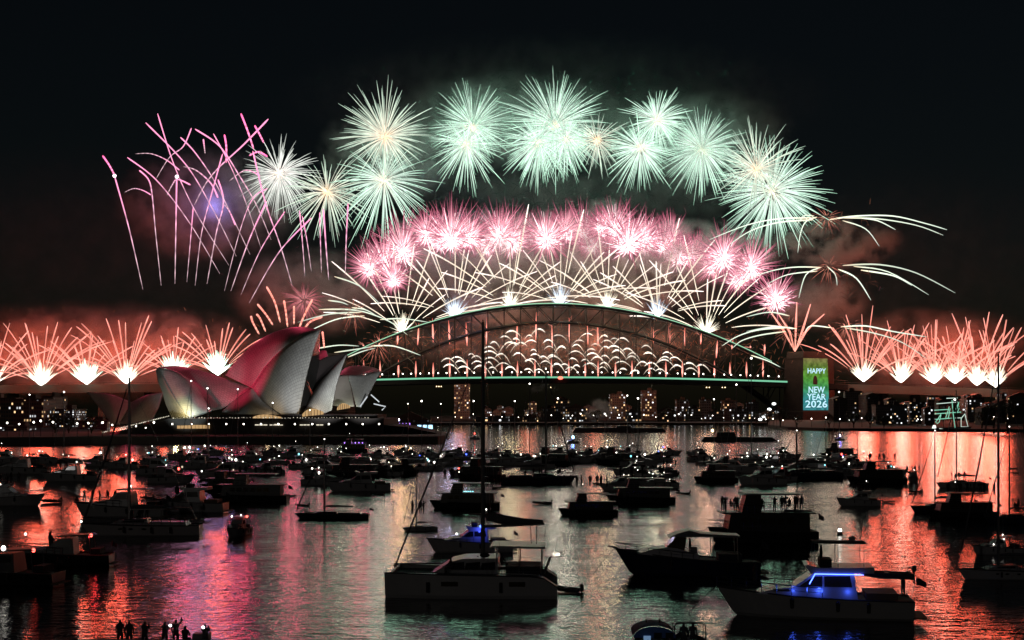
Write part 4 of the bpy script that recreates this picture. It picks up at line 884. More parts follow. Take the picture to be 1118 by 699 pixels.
# ------------------------------------------------------------------ boats: materials and builders (bow along +x, waterline at z = 0)
GEL = surf('white_gelcoat', (.40, .39, .40), .35, var=.08, scale=.8); GELG = surf('grey_gelcoat', (.17, .17, .18), .4, var=.1); NAVY = surf('navy_hull', (.02, .025, .05), .3); BLKH = surf('black_hull', (.015, .015, .017), .4)
TEAK = surf('teak_deck', (.14, .09, .055), .7, scale=6); GLS = surf('tinted_glass', (.01, .012, .014), .12); ALU = surf('anodised_alloy', (.22, .22, .23), .4, metal=.6); CANV = surf('dark_canvas', (.03, .032, .04), .9, bump=.2)
BLUC = surf('blue_canvas', (.03, .07, .19), .8, var=.4, scale=2.5, bump=.3); RUBB = surf('grey_rubber', (.06, .06, .065), .7); STEELB = surf('stainless_rail', (.35, .35, .36), .3, metal=.9); SKINM = surf('clothed_figure', (.05, .045, .05), .8); SAILM = surf('furled_sailcloth', (.10, .10, .11), .8, bump=.2)
AW = glow('anchor_light', (1, .95, .85), 7.0); AR = glow('red_side_light', (1, .08, .06), 7.0, 'AUTO'); AB = glow('blue_deck_light', (.06, .12, 1), 9.0, 'AUTO'); AC = glow('cyan_deck_light', (.25, .8, .9), 3.0); CAB = glow('lit_cabin', (1, .85, .6), .9); PUR = glow('purple_deck_light', (.42, .2, 1), 5.0, 'AUTO'); STR = glow('string_lights', (1, .95, .8), 3.0)
def hull_rows(L, B, fb, fs, rake, n=14, stern=.86, flare=.82, keel=-.5, full=2.2):
    rows = []
    for i in range(n):
        u = i / (n - 1); w = B / 2 * (stern + (1 - stern) * min(1, u / .35)) if u < .4 else B / 2 * max(0.0, 1 - ((u - .4) / .6) ** full)
        w = max(w, .02); zt = fs + (fb - fs) * u ** 1.7; xg = -L / 2 + L * u; xk = xg - rake * u ** 3
        rows.append([Vector((xg, -w, zt)), Vector((xg * .35 + xk * .65, -w * flare - .0, .12 * zt)), Vector((xk, -w * .55, keel * .5)), Vector((xk, 0, keel)), Vector((xk, w * .55, keel * .5)), Vector((xg * .35 + xk * .65, w * flare, .12 * zt)), Vector((xg, w, zt))])
    return rows
def add_hull(t, L, B, fb, fs, rake=1.2, mat=None, deck=TEAK, **k):
    rows = hull_rows(L, B, fb, fs, rake, **k); mb = MB(); mb.loft(rows); mb.add(rows[0], [tuple(range(7))]); mb.add(rows[-1], [tuple(range(6, -1, -1))])
    mb.build('hull', mat or GEL, t)
    mb = MB(); mb.loft([[r[0] + Vector((0, .04, -.07)), r[6] + Vector((0, -.04, -.07))] for r in rows]); mb.build('deck', deck, t)
    mb = MB()
    for s in (0, 6): mb.tube([r[s] + Vector((0, 0, -.02)) for r in rows], .055, 5)
    mb.build('rubbing_strake', RUBB, t)
    k = L / 12
    for s, q in ((-1, 0), (1, 6)):
        for i in (3, 5, 8):
            p = rows[i][q]; MB().tube([p + Vector((0, s * .12 * k, -.1)), p + Vector((0, s * .13 * k, -.25)), p + Vector((0, s * .12 * k, -.75 * k))], [.03, .13 * k, .10 * k], 6).build('fender', BLKH, t)
    MB().tube([rows[-1][3] * 0 + Vector((rows[-1][0].x, 0, rows[-1][0].z)), Vector((L * .60, 0, fb * .4)), Vector((L * .66, .1, -.2))], .025 * k, 4).build('mooring_rope', CANV, t)
    MB().tube([(-L * .49, B * .2, fs), (-L * .52, B * .2, fs + 1.5 * k)], .02 * k, 4).build('flag_staff', ALU, t)
    mb = MB(); f0 = Vector((-L * .517, B * .2, fs + 1.45 * k)); mb.loft([[f0 + Vector((-.1 * j * k, .05 * math.sin(j * 1.4) * k, -.06 * j * k)), f0 + Vector((-.1 * j * k + .02 * k, .05 * math.sin(j * 1.4 + .4) * k, -.5 * k - .03 * j * k))] for j in range(7)]); mb.build('ensign', CANV, t)
    return rows
def house(name, prof, w0, mat, t, wtop=.84, zlo=None):
    """superstructure: an (x,z) profile whose sides lean inwards with height"""
    zs = [p[1] for p in prof]; z0, z1 = min(zs), max(zs); n = len(prof); vs = []
    for s in (-1, 1):
        for x, z in prof:
            k = 1 - (1 - wtop) * (z - z0) / max(1e-6, z1 - z0); vs.append(Vector((x, s * w0 / 2 * k, z)))
    mb = MB(); mb.add(vs, [tuple(range(n)), tuple(range(2 * n - 1, n - 1, -1))] + [(i, n + i, n + (i + 1) % n, (i + 1) % n) for i in range(n)])
    return mb.build(name, mat, t)
def side_window(t, prof, w_at, mat=GLS, name='window'):
    """one flush pane on each side: prof in (x,z), w_at(z) = half width of the house there"""
    for s in (-1, 1):
        q = [Vector((x, s * (w_at(z) + .012), z)) for x, z in prof]; q2 = [v - Vector((0, s * .05, 0)) for v in q]; n = len(q)
        MB().add(q + q2, [tuple(range(n)), tuple(range(2 * n - 1, n - 1, -1))] + [(i, n + i, n + (i + 1) % n, (i + 1) % n) for i in range(n)]).build(name, mat, t)
def rail(t, rows, i0, i1, h=.6, name='guard_rail', inset=.93):
    mb = MB()
    for s in (0, 6):
        pts = [Vector((r[s].x, r[s].y * inset, r[s].z)) for r in rows[i0:i1]]; mb.tube([p + Vector((0, 0, h)) for p in pts], .035, 4); mb.tube([p + Vector((0, 0, h * .5)) for p in pts], .02, 3)
        for p in pts: mb.tube([p, p + Vector((0, 0, h))], .03, 4)
    mb.build(name, STEELB, t)
def light(t, at, mat=AW, r=.1, name='anchor_light'): return MB().sphere(at, r, 8, 5).build(name, mat, t)
# people: one skinned surface each
def make_person(name, J, E, S):
    me = bpy.data.meshes.new(name); me.from_pydata(J, E, []); o = bpy.data.objects.new(name, me); COL.objects.link(o)
    mo = o.modifiers.new('skin', 'SKIN'); mo.use_smooth_shade = True; o.modifiers.new('sub', 'SUBSURF').levels = 1
    for v, r_ in zip(me.skin_vertices[0].data, S): v.radius = (r_, r_)
    me.skin_vertices[0].data[0].use_root = True
    bpy.context.view_layer.update(); m2 = bpy.data.meshes.new_from_object(o.evaluated_get(bpy.context.evaluated_depsgraph_get())); bpy.data.objects.remove(o); m2.name = name
    m2.materials.clear(); m2.materials.append(SKINM); m2.polygons.foreach_set('use_smooth', [True] * len(m2.polygons)); return m2
def standing(arm_l, arm_r, sit=0.0):
    z = -.42 * sit; f = .42 * sit
    J = [(0, 0, .95 + z), (0, 0, 1.18 + z), (0, 0, 1.40 + z), (.01, 0, 1.50 + z), (.02, 0, 1.60 + z), (.03, 0, 1.70 + z),
         (0, .17, 1.41 + z), arm_l[0], arm_l[1], (0, -.17, 1.41 + z), arm_r[0], arm_r[1],
         (0, .10, .90 + z), (f, .12, .50 if not sit else .52), (f, .12, .09), (f + .13, .13, .05), (0, -.10, .90 + z), (f, -.12, .50 if not sit else .52), (f, -.12, .09), (f + .13, -.13, .05)]
    E = [(0, 1), (1, 2), (2, 3), (3, 4), (4, 5), (2, 6), (6, 7), (7, 8), (2, 9), (9, 10), (10, 11), (0, 12), (12, 13), (13, 14), (14, 15), (0, 16), (16, 17), (17, 18), (18, 19)]
    S = [.15, .14, .15, .06, .095, .085, .07, .05, .04, .07, .05, .04, .10, .07, .05, .045, .10, .07, .05, .045]
    return J, E, S
PPL = [make_person('person', *standing(((.02, .24, 1.12), (.10, .22, .88)), ((.02, -.24, 1.12), (.10, -.22, .88)))),
       make_person('person', *standing(((.16, .24, 1.28), (.26, .12, 1.58)), ((.16, -.24, 1.28), (.26, -.10, 1.58)))),
       make_person('person', *standing(((.04, .26, 1.12), (.12, .22, .9)), ((.06, -.32, 1.62), (.10, -.30, 1.88)))),
       make_person('person', *standing(((.16, .22, .72), (.34, .16, .66)), ((.16, -.22, .72), (.34, -.16, .66)), 1.0))]
def person(loc, rz, k, label, grp, s=1.0):
    o = bpy.data.objects.new('person', PPL[k]); put(o); o.location = loc; o.rotation_euler = (0, 0, rz); o.scale = (s, s, s); return tag(o, label, 'person', grp)

def sloop(L=12.0, mast=17.0, hull=GEL, lit=True, bimini=True, boom=True):
    t = empty('sailing_yacht', (0, 0, 0)); B = L * .30; fb, fs = L * .105, L * .09
    rows = add_hull(t, L, B, fb, fs, L * .09, hull, stern=.72, full=2.0)
    z = fs + .05
    house('cabin', [(-L * .08, z), (L * .24, z + .12), (L * .17, z + .48), (-L * .06, z + .62)], B * .6, hull, t, .8)
    for xx in (-L * .05, L * .06, L * .15):
        w_ = B * .5 * (1 if xx < 0 else 1 - ((xx / L + .5 - .4) / .6) ** 2.0) 
        for s in (-1, 1): MB().sphere((xx, s * (w_ - .03), fs * .72), .16, 8, 5, (1.5, .35, .6)).build('porthole', GLS, t)
    side_window(t, [(-L * .04, z + .24), (L * .15, z + .26), (L * .13, z + .42), (-L * .04, z + .48)], lambda q: B * .3 * (1 - .2 * (q - z) / .62))
    house('cockpit_coaming', [(-L * .40, z - .05), (-L * .09, z), (-L * .09, z + .34), (-L * .38, z + .28)], B * .66, hull, t, .9)
    mx = L * .10; mb = MB(); mb.tube([(mx, 0, z), (mx, 0, z + mast * .6), (mx, 0, z + mast)], [.17, .15, .10], 6); mb.build('mast', ALU, t)
    mb = MB()
    for zz in (.42, .7): mb.tube([(mx, -B * .28, z + mast * zz - .1), (mx, 0, z + mast * zz), (mx, B * .28, z + mast * zz - .1)], .035, 4)
    mb.build('spreaders', ALU, t)
    mb = MB(); tp = Vector((mx, 0, z + mast * .97)); mb.tube([tp, (L * .49, 0, fb)], .02, 3); mb.tube([tp, (-L * .49, 0, fs)], .018, 3)
    for s in (-1, 1): mb.tube([tp, (mx, s * B * .28, z + mast * .7 - .1), (mx, s * B * .28, z + mast * .42 - .1), (mx - .1, s * B * .46, fs + .1)], .014, 3)
    mb.build('standing_rigging', ALU, t)
    MB().tube([tp - Vector((0, 0, .8)) + Vector((.25, 0, 0)), (L * .28, 0, z + mast * .5), (L * .47, 0, fb + .8)], [.05, .09, .11], 6).build('furled_jib', SAILM, t)
    if boom:
        MB().tube([(mx - .1, 0, z + 1.5), (-L * .30, 0, z + 1.55)], .08, 6).build('boom', ALU, t)
        MB().tube([(mx - .2, 0, z + 1.75), (mx - 1.2, 0, z + 1.82), (-L * .15, 0, z + 1.75), (-L * .29, 0, z + 1.66)], [.14, .22, .19, .09], 7).build('furled_mainsail', SAILM, t)
    if bimini:
        mb = MB(); mb.loft([[Vector((x, y, z + 1.62 + .12 * math.cos(y / B * 3) + (-.1 if x < -L * .3 else 0))) for y in [B * k / 6 for k in (-2.2, -1, 0, 1, 2.2)]] for x in (-L * .42, -L * .3, -L * .18)]); mb.build('bimini', CANV, t)
        mb = MB()
        for x in (-L * .41, -L * .19):
            for s in (-1, 1): mb.tube([(x, s * B * .365, z), (x, s * B * .365, z + 1.62)], .025, 4)
        mb.build('bimini_frame', STEELB, t)
    MB().tube([(-L * .36, 0, z), (-L * .36, 0, z + .7)], .06, 5).build('wheel_pedestal', STEELB, t)
    rail(t, rows, 1, 14)
    if lit: light(t, (mx, 0, z + mast + .12))
    return t
def cruiser(L=10.0, hull=GEL, lit=True, top='hard'):
    t = empty('motor_cruiser', (0, 0, 0)); B = L * .32; fb, fs = L * .15, L * .10
    rows = add_hull(t, L, B, fb, fs, L * .13, hull, stern=.92, full=2.6); z = fs
    house('cabin', [(-L * .16, z - .05), (L * .34, z + .25), (L * .22, z + .62), (L * .10, z + .72), (L * .0, z + 1.45), (-L * .14, z + 1.5)], B * .78, hull, t, .82)
    side_window(t, [(-L * .12, z + .78), (L * .05, z + .78), (L * .0, z + 1.32), (-L * .12, z + 1.36)], lambda q: B * .39 * (1 - .18 * (q - z) / 1.5))
    side_window(t, [(L * .11, z + .42), (L * .24, z + .42), (L * .2, z + .56), (L * .12, z + .6)], lambda q: B * .39 * (1 - .18 * (q - z) / 1.5))
    house('hardtop', [(-L * .34, z + 1.72), (L * .03, z + 1.62), (-L * .01, z + 1.76), (-L * .30, z + 1.84)], B * .76, hull, t, .96)
    mb = MB()
    for s in (-1, 1): mb.tube([(-L * .32, s * B * .36, z), (-L * .30, s * B * .35, z + 1.72)], .035, 4)
    for s in (-1, 1): mb.tube([(-L * .13, s * B * .33, z + 1.45), (-L * .12, s * B * .33, z + 1.72)], .03, 4)
    mb.build('hardtop_post', STEELB, t)
    MB().box((-L * .36, 0, z + .3), (L * .10, B * .7, .5)).build('stern_seat', CANV, t)
    MB().box((-L * .52, 0, .22), (L * .07, B * .8, .08)).build('swim_platform', TEAK, t)
    MB().tube([(-L * .12, 0, z + 1.82), (-L * .14, 0, z + 2.9)], .02, 4).build('aerial', ALU, t)
    rail(t, rows, 6, 14, .55)
    if lit: light(t, (-L * .12, .25, z + 2.0))
    return t
def flybridge(L=13.0, hull=GEL, lit=True):
    t = empty('flybridge_cruiser', (0, 0, 0)); B = L * .31; fb, fs = L * .15, L * .105
    rows = add_hull(t, L, B, fb, fs, L * .13, hull, stern=.94, full=2.5); z = fs
    house('saloon', [(-L * .22, z - .05), (L * .30, z + .3), (L * .20, z + .65), (L * .11, z + .75), (L * .0, z + 1.75), (-L * .20, z + 1.8)], B * .8, hull, t, .86)
    wa = lambda q: B * .4 * (1 - .14 * (q - z) / 1.8)
    side_window(t, [(-L * .19, z + .85), (-L * .05, z + .85), (-L * .05, z + 1.55), (-L * .18, z + 1.58)], wa)
    side_window(t, [(-L * .04, z + .85), (L * .075, z + .87), (L * .005, z + 1.52), (-L * .04, z + 1.55)], wa)
    side_window(t, [(L * .12, z + .5), (L * .22, z + .48), (L * .19, z + .6), (L * .13, z + .66)], wa)
    house('flybridge', [(-L * .30, z + 1.8), (L * .02, z + 1.76), (L * .05, z + 2.25), (L * .03, z + 2.3), (-L * .02, z + 2.1), (-L * .30, z + 2.2)], B * .78, hull, t, .95)
    MB().box((-L * .06, 0, z + 2.35), (.8, B * .5, .55)).build('helm_seat', CANV, t)
    mb = MB(); mb.loft([[Vector((x, y, z + 3.72 + .1 * math.cos(y))) for y in (-B * .36, -B * .18, 0, B * .18, B * .36)] for x in (-L * .26, -L * .12, L * .01)]); mb.build('bimini', CANV, t)
    mb = MB()
    for x in (-L * .25, -L * .12, L * .0):
        for s in (-1, 1): mb.tube([(x, s * B * .36, z + 2.1), (x, s * B * .36, z + 3.7)], .025, 4)
    mb.build('bimini_frame', STEELB, t)
    MB().tube([(-L * .24, 0, z + 3.8), (-L * .26, 0, z + 5.6)], .025, 4).build('aerial', ALU, t)
    MB().sphere((-L * .20, 0, z + 4.0), .28, 8, 5, (1, 1, .6)).build('radar_dome', GEL, t)
    MB().box((-L * .34, 0, z + .25), (L * .16, B * .74, .45)).build('cockpit', TEAK, t)
    MB().box((-L * .53, 0, .25), (L * .07, B * .84, .08)).build('swim_platform', TEAK, t)
    rail(t, rows, 6, 14, .65)
    if lit: light(t, (-L * .2, 0, z + 4.4))
    return t
def party_boat(L=19.0, hull=BLKH, lit=True, decks=2):
    t = empty('charter_boat', (0, 0, 0)); B = L * .32; fb, fs = 2.0, 1.5
    rows = add_hull(t, L, B, fb, fs, 1.6, hull, stern=.96, full=3.4); z = 1.5
    house('main_cabin', [(-L * .42, z), (L * .34, z), (L * .31, z + 2.2), (-L * .42, z + 2.2)], B * .84, BLKH if hull is BLKH else GELG, t, .96)
    for k in range(6):
        x = -L * .27 + k * L * .085; side_window(t, [(x, z + .9), (x + L * .065, z + .9), (x + L * .065, z + 1.75), (x, z + 1.75)], lambda q: B * .42 * (1 - .04 * (q - z) / 2.2))
    house('upper_deck', [(-L * .47, z + 2.22), (L * .38, z + 2.22), (L * .39, z + 2.4), (-L * .47, z + 2.4)], B * .9, hull, t, 1)
    mb = MB()
    for s in (-1, 1):
        mb.tube([(-L * .46, s * B * .43, z + 3.4), (L * .37, s * B * .43, z + 3.4)], .03, 4); mb.tube([(-L * .46, s * B * .43, z + 2.9), (L * .37, s * B * .43, z + 2.9)], .02, 4)
        for k in range(13): x = -L * .46 + k * L * .069; mb.tube([(x, s * B * .43, z + 2.4), (x, s * B * .43, z + 3.4)], .025, 4)
    mb.build('deck_rail', STEELB, t)
    if decks > 1:
        house('wheelhouse', [(L * .02, z + 2.4), (L * .2, z + 2.4), (L * .16, z + 4.5), (L * .02, z + 4.5)], B * .55, hull, t, .9)
        house('awning', [(-L * .36, z + 4.55), (L * .2, z + 4.55), (L * .18, z + 4.75), (-L * .35, z + 4.7)], B * .88, GELG, t, .97)
        mb = MB()
        for x in (-L * .35, -L * .2, -L * .06):
            for s in (-1, 1): MB().tube([(x, s * B * .41, z + 2.4), (x, s * B * .41, z + 4.55)], .04, 4).build('awning_post', STEELB, t)
        MB().tube([(L * .08, 0, z + 4.7), (L * .08, 0, z + 7.2)], [.06, .03], 5).build('signal_mast', ALU, t)
    rail(t, rows, 7, 14, .9)
    if lit: light(t, (L * .08, 0, z + 7.3 if decks > 1 else z + 3.8))
    return t
def dinghy(L=3.4, crew=0, col=RUBB):
    t = empty('dinghy', (0, 0, 0)); B = 1.6; r = .22; pts = []
    for s, order in ((-1, 1), (1, -1)):
        seg = [Vector((-L / 2 + L * u, s * (B / 2 - r) * (1 if u < .55 else math.sqrt(max(0, 1 - ((u - .55) / .45) ** 2))), .26 + .18 * u ** 3)) for u in [k / 9 for k in range(10)]]
        pts += seg if order == 1 else seg[::-1][1:]
    MB().tube(pts, r, 7).build('inflated_tube', col, t); MB().box((-.15, 0, .16), (L * .8, B * .6, .08)).build('floor', RUBB, t); MB().box((-L / 2 + .15, 0, .36), (.08, B * .62, .42)).build('transom', GELG, t)
    MB().box((.1, 0, .45), (.25, B * .62, .06)).build('thwart', GELG, t)
    m = MB(); m.box((-L / 2 - .12, 0, .78), (.34, .28, .4), None, .8); m.tube([(-L / 2 - .1, 0, .6), (-L / 2 - .12, 0, -.3)], [.1, .06], 5); m.tube([(-L / 2 + .05, 0, .8), (-L / 2 + .6, 0, .85)], .025, 4); m.build('outboard_motor', BLKH, t)
    return t
# ------------------------------------------------------------------ the fleet at anchor
def spot_on_water(px, y): D = dist(y); return Vector((P(px, y, D).x, D, 0))
def moor(t, L0, px, y, lpx, head, label, cat, grp=None, zs=None):
    D = dist(y); c = math.cos(R(head)); s = lpx / F_PX * D / L0 / max(.45, abs(c) + .25 * abs(math.sin(R(head))))
    t.location = spot_on_water(px, y) + Vector((0, .12 * L0 * s, 0)); t.rotation_euler = (0, 0, R(head)); t.scale = (s, s, zs or s * (1.0 if cat in ('sailing yacht', 'dinghy', 'catamaran') else (1.3 if lpx < 60 else 1.12)))
    return tag(t, label, cat, grp)
def add_child(t, mb, name, mat):
    return mb.build(name, mat, t)

# -- catamaran in the foreground
def catamaran():
    L = 13.0; t = empty('sailing_catamaran', (0, 0, 0)); W = 3.0
    for s in (-1, 1):
        rows = []
        for i in range(14):
            u = i / 13; w = .8 * (1 - max(0, (u - .55) / .45) ** 2.2 * .96) * (.86 + .14 * min(1, u / .3)); x = -L / 2 + L * u; zt = 1.68 + .22 * u
            rows.append([Vector((x, s * W - w, zt)), Vector((x - .05 * u, s * W - w * .95, .25)), Vector((x - .1 * u, s * W - w * .6, -.4)), Vector((x - .1 * u, s * W + w * .6, -.4)), Vector((x - .05 * u, s * W + w * .95, .25)), Vector((x, s * W + w, zt))])
        # stern steps: the last metre slopes down to the water
        for k in range(2):
            for q in (0, 5): rows[k][q].z -= (.75, .12)[k]
        mb = MB(); mb.loft(rows); mb.add(rows[0], [tuple(range(6))]); mb.add(rows[-1], [tuple(range(5, -1, -1))]); h = mb.build('hull', GEL, t)
        mb = MB(); mb.loft([[r[0] + Vector((0, .03, -.05)), r[5] + Vector((0, -.03, -.05))] for r in rows]); mb.build('side_deck', GELG, t)
        mb = MB(); mb.tube([r[0 if s < 0 else 5] + Vector((0, 0, -.03)) for r in rows], .05, 5); mb.build('rubbing_strake', RUBB, h)
        for x0, x1 in ((-4.1, -2.9), (.9, 2.15)):
            y_ = s * (W + .8) * 1.0; MB().box(((x0 + x1) / 2, s * (W + .775), 1.12), (x1 - x0, .06, .34)).build('hull_window', GLS, h)
        for x in (-2.3, 3.15): MB().tube([(x, s * (W + .86), .5), (x, s * (W + .86), 1.25)], .13, 8).build('fender', BLKH, t)
        mb = MB()
        ps = [Vector((-L / 2 + 1.2 + k * 1.35, s * (W + .62), 1.68 + .02 * k)) for k in range(9)]
        mb.tube([p + Vector((0, 0, .65)) for p in ps], .018, 4); mb.tube([p + Vector((0, 0, .35)) for p in ps], .012, 3)
        for p in ps: mb.tube([p, p + Vector((0, 0, .65))], .02, 4)
        mb.tube([ps[-1] + Vector((0, 0, .65)), (L / 2 - .1, s * W, 2.35), (L / 2 - .1, s * W - s * .4, 1.9)], .02, 4); mb.build('guard_rail', STEELB, t)
    MB().box((-1.0, 0, 1.35), (8.2, 4.8, .5)).build('bridge_deck', GEL, t)
    mb = MB(); mb.loft([[Vector((x, y, 1.6 - .06 * (1 - abs(y) / 2.3))) for y in (-2.3, -1.1, 0, 1.1, 2.3)] for x in (3.15, 4.6, 6.0)]); mb.build('trampoline_net', RUBB, t)
    MB().tube([(6.05, -3, 1.75), (6.05, 0, 1.8), (6.05, 3, 1.75)], .11, 6).build('crossbeam', ALU, t)
    house('coach_roof', [(-2.0, 1.6), (3.2, 1.6), (2.5, 2.0), (1.7, 2.55), (.7, 2.8), (-2.0, 2.85)], 4.6, GEL, t, .82)
    wa = lambda q: 2.3 * (1 - .18 * (q - 1.6) / 1.25)
    for x0, x1 in ((-1.8, -.75), (-.65, .45), (.55, 1.5)): side_window(t, [(x0, 2.0), (x1 + .1, 2.0), (x1 - .05, 2.5), (x0, 2.58)], wa)
    for x0 in (-1.0, .1): MB().box((x0, -2.18, 1.82), (.7, .05, .16)).build('lit_porthole', CAB, t)
    house('hardtop', [(-5.6, 3.58), (-1.6, 3.66), (-1.4, 3.74), (-1.6, 3.82), (-5.6, 3.74)], 4.4, GEL, t, .96)
    mb = MB()
    for x in (-5.3, -3.6, -1.9):
        for s in (-1, 1): mb.tube([(x, s * 2.0, 1.6), (x, s * 2.0, 3.6)], .045, 5)
    mb.build('hardtop_post', ALU, t)
    MB().box((-3.9, 0, 1.95), (2.6, 3.6, .55)).build('cockpit_seat', CANV, t)
    mb = MB(); mb.loft([[Vector((-1.9, y, 2.86)), Vector((-1.72, y, 3.58))] for y in (-1.9, 0, 1.9)]); mb.build('windscreen', GLS, t)
    mx = -.75; mh = 20.9
    MB().tube([(mx, 0, 2.8), (mx, 0, 12), (mx, 0, mh)], [.17, .16, .10], 8).build('mast', ALU, t)
    mb = MB()
    for z in (9.0, 14.5): mb.tube([(mx - .35, -1.5, z - .2), (mx, 0, z), (mx - .35, 1.5, z - .2)], .04, 4)
    mb.build('spreaders', ALU, t)
    mb = MB(); tp = Vector((mx, 0, mh - 1.2)); mb.tube([tp, (6.05, 0, 1.9)], .02, 3)
    for s in (-1, 1): mb.tube([tp, (mx - .35, s * 1.5, 14.3), (mx - .35, s * 1.5, 8.8), (mx - .6, s * 3.5, 1.8)], .014, 3); mb.tube([tp, (mx - 1.6, s * 3.5, 1.8)], .012, 3)
    mb.build('standing_rigging', ALU, t)
    MB().tube([(.3, 0, 16.5), (3.0, 0, 9.6), (5.6, 0, 3.2), (5.95, 0, 2.2)], [.04, .06, .075, .06], 7).build('furled_genoa', SAILM, t)
    MB().tube([(mx - .15, 0, 5.1), (-5.5, 0, 5.35)], .12, 7).build('boom', ALU, t)
    MB().tube([(mx - .2, 0, 5.75), (mx - .8, 0, 5.85), (-2.4, 0, 5.6), (-3.8, 0, 5.5), (-5.4, 0, 5.5)], [.22, .42, .36, .26, .12], 8).build('furled_mainsail', SAILM, t)
    mb = MB(); mb.tube([(-4.9, 0, 5.3), (-4.9, .3, 3.8)], .03, 4); mb.tube([(-4.4, 0, 5.3), (-4.5, -.2, 3.8)], .03, 4); mb.build('mainsheet', CANV, t)
    MB().box((-6.1, 0, 2.95), (1.2, 3.0, .06)).build('solar_panel', GLS, t)
    mb = MB()
    for s in (-1, 1): mb.tube([(-5.5, s * 1.4, 1.6), (-6.0, s * 1.4, 2.9), (-6.9, s * 1.4, 3.0)], .06, 5)
    mb.build('davit', ALU, t); MB().sphere((-1.0, 2.0, 3.1), .32, 8, 5, (1.2, 1, .6)).build('winch_bag', CANV, t)
    light(t, (mx, 0, mh + .1), RUBB, .06, 'masthead')
    mb = MB(); mb.tube([(-5.4, -1.9, 3.8), (-5.6, -1.9, 4.9)], .02, 4); mb.tube([(-6.3, 1.4, 3.0), (-6.5, 1.4, 4.4), (-6.2, 1.4, 4.7)], .02, 4); mb.build('aerial', ALU, t)
    return t
cat = catamaran(); moor(cat, 13.0, 516, 650, 188, 178, 'big grey sailing catamaran in the foreground with the tallest mast crossing the bridge', 'catamaran'); cat.scale = (1, 1, 1)
DG = dinghy(3.4); used_d = [False]
def tender(px, y, lpx, head, label, grp=None):
    t = DG if not used_d[0] else copy_tree(DG); used_d[0] = True
    return moor(t, 3.4, px, y, lpx, head, label, 'dinghy', grp)
tender(619, 647, 34, 150, 'dark dinghy with a tilted outboard tied behind the catamaran')
c0 = cat.location
for dx, dy, z, k, rz, lab in ((1.9, -1.6, 1.72, 3, 200, 'person in pale clothes sitting on the foredeck of the catamaran'), (3.9, .4, 1.6, 3, 160, 'dark figure sitting before the cabin of the catamaran'), (5.7, -.3, 1.95, 3, 20, 'dark figure sitting under the hardtop of the catamaran')):
    person(c0 + Vector((-2.0 + dx - 1.5, dy - 1, z)), R(rz), k, lab, None)

# -- blue lit flybridge cruiser, lower right
fb = flybridge(13.0, GEL, False); moor(fb, 13.0, 892, 676, 170, 171, 'flybridge cruiser with glowing blue side panels, lowest right of the big boats', 'motor yacht', None, 1)
s_ = 1.0; fb.scale = (s_,) * 3
for s in (-1, 1):
    mb = MB(); w_ = 13 * .31 * .4; mb.box((-1.6, s * 1.62, 3.08), (3.2, .05, .05)); mb.box((.15, s * 1.57, 2.72), (.05, .05, .75), Matrix.Rotation(-.5, 3, 'Y')); mb.build('blue_light_strip', AB, fb)
for x, pw in ((-2.2, 8), (-.3, 13), (1.4, 8)):
    l = lamp('blue_deck_lamp', Vector((0, 0, 0)), pw, (.05, .12, 1), .12, None); l.parent = fb; l.location = (x, 1.82, 1.95)
dn = tender(905, 640, 60, 172, 'small white tender carried on the stern chocks of the blue lit cruiser'); dn.location = fb.location + Vector((5.0, -.4, 2.6)); dn.scale = (.95,) * 3
person(fb.location + Vector((-3.9, .2, 2.0)), R(200), 0, 'person standing alone on the bow of the blue lit cruiser', None)
person(fb.location + Vector((.6, .2, 3.2)), R(160), 0, 'person at the flybridge helm of the blue lit cruiser', None)
person(fb.location + Vector((6.0, -.5, 1.4)), R(20), 2, 'person sitting low at the stern of the blue lit cruiser', None)

# -- long motor yacht left of it
def motor_yacht():
    L = 15.0; t = empty('motor_yacht', (0, 0, 0)); B = 4.3; rows = add_hull(t, L, B, 2.25, 1.25, 2.3, NAVY, stern=.95, full=2.4); z = 1.35
    house('cabin', [(-1.2, z), (5.2, z + .55), (3.6, z + .95), (2.2, z + 1.1), (1.6, z + 1.15), (-1.2, z + .5)], 3.5, GEL, t, .82)
    mb = MB()
    for s in (-1, 1):
        mb.add([Vector((2.3, s * 1.45, z + 1.05)), Vector((1.1, s * 1.4, z + 2.0)), Vector((.1, s * 1.4, z + 2.0)), Vector((.3, s * 1.5, z + .85))], [(0, 1, 2, 3)])
    mb.add([Vector((2.3, -1.45, z + 1.05)), Vector((2.3, 1.45, z + 1.05)), Vector((1.1, 1.4, z + 2.0)), Vector((1.1, -1.4, z + 2.0))], [(0, 1, 2, 3)]); mb.build('windscreen', GLS, t)
    house('hardtop', [(-5.4, z + 1.98), (1.3, z + 2.0), (2.0, z + 1.95), (1.0, z + 2.3), (-.2, z + 2.55), (-1.3, z + 2.3), (-5.4, z + 2.12)], 3.5, GELG, t, .8)
    mb = MB()
    for x in (-5.1, -2.6): 
        for s in (-1, 1): mb.tube([(x - .1, s * 1.6, z - .1), (x, s * 1.6, z + 2.0)], .05, 5)
    mb.build('hardtop_post', STEELB, t)
    MB().box((-4.4, 0, z + .25), (2.4, 3.2, .6)).build('cockpit_seat', CANV, t); MB().box((-.7, .5, z + .5), (.7, .8, 1.2)).build('helm_console', GELG, t)
    MB().box((-7.9, 0, .3), (1.0, 3.6, .1)).build('swim_platform', TEAK, t)
    MB().tube([(7.2, 0, 2.28), (8.3, 0, 2.42)], [.1, .06], 5).build('bow_roller', STEELB, t)
    rail(t, rows, 6, 14, .5); return t
my = motor_yacht(); moor(my, 15.0, 752, 630, 160, 177, 'long low dark motor yacht with a hardtop, left of the blue lit cruiser', 'motor yacht', None, 1)
person(my.location + Vector((.3, 0, 1.5)), R(180), 0, 'person standing at the helm under the hardtop of the long dark yacht', None)

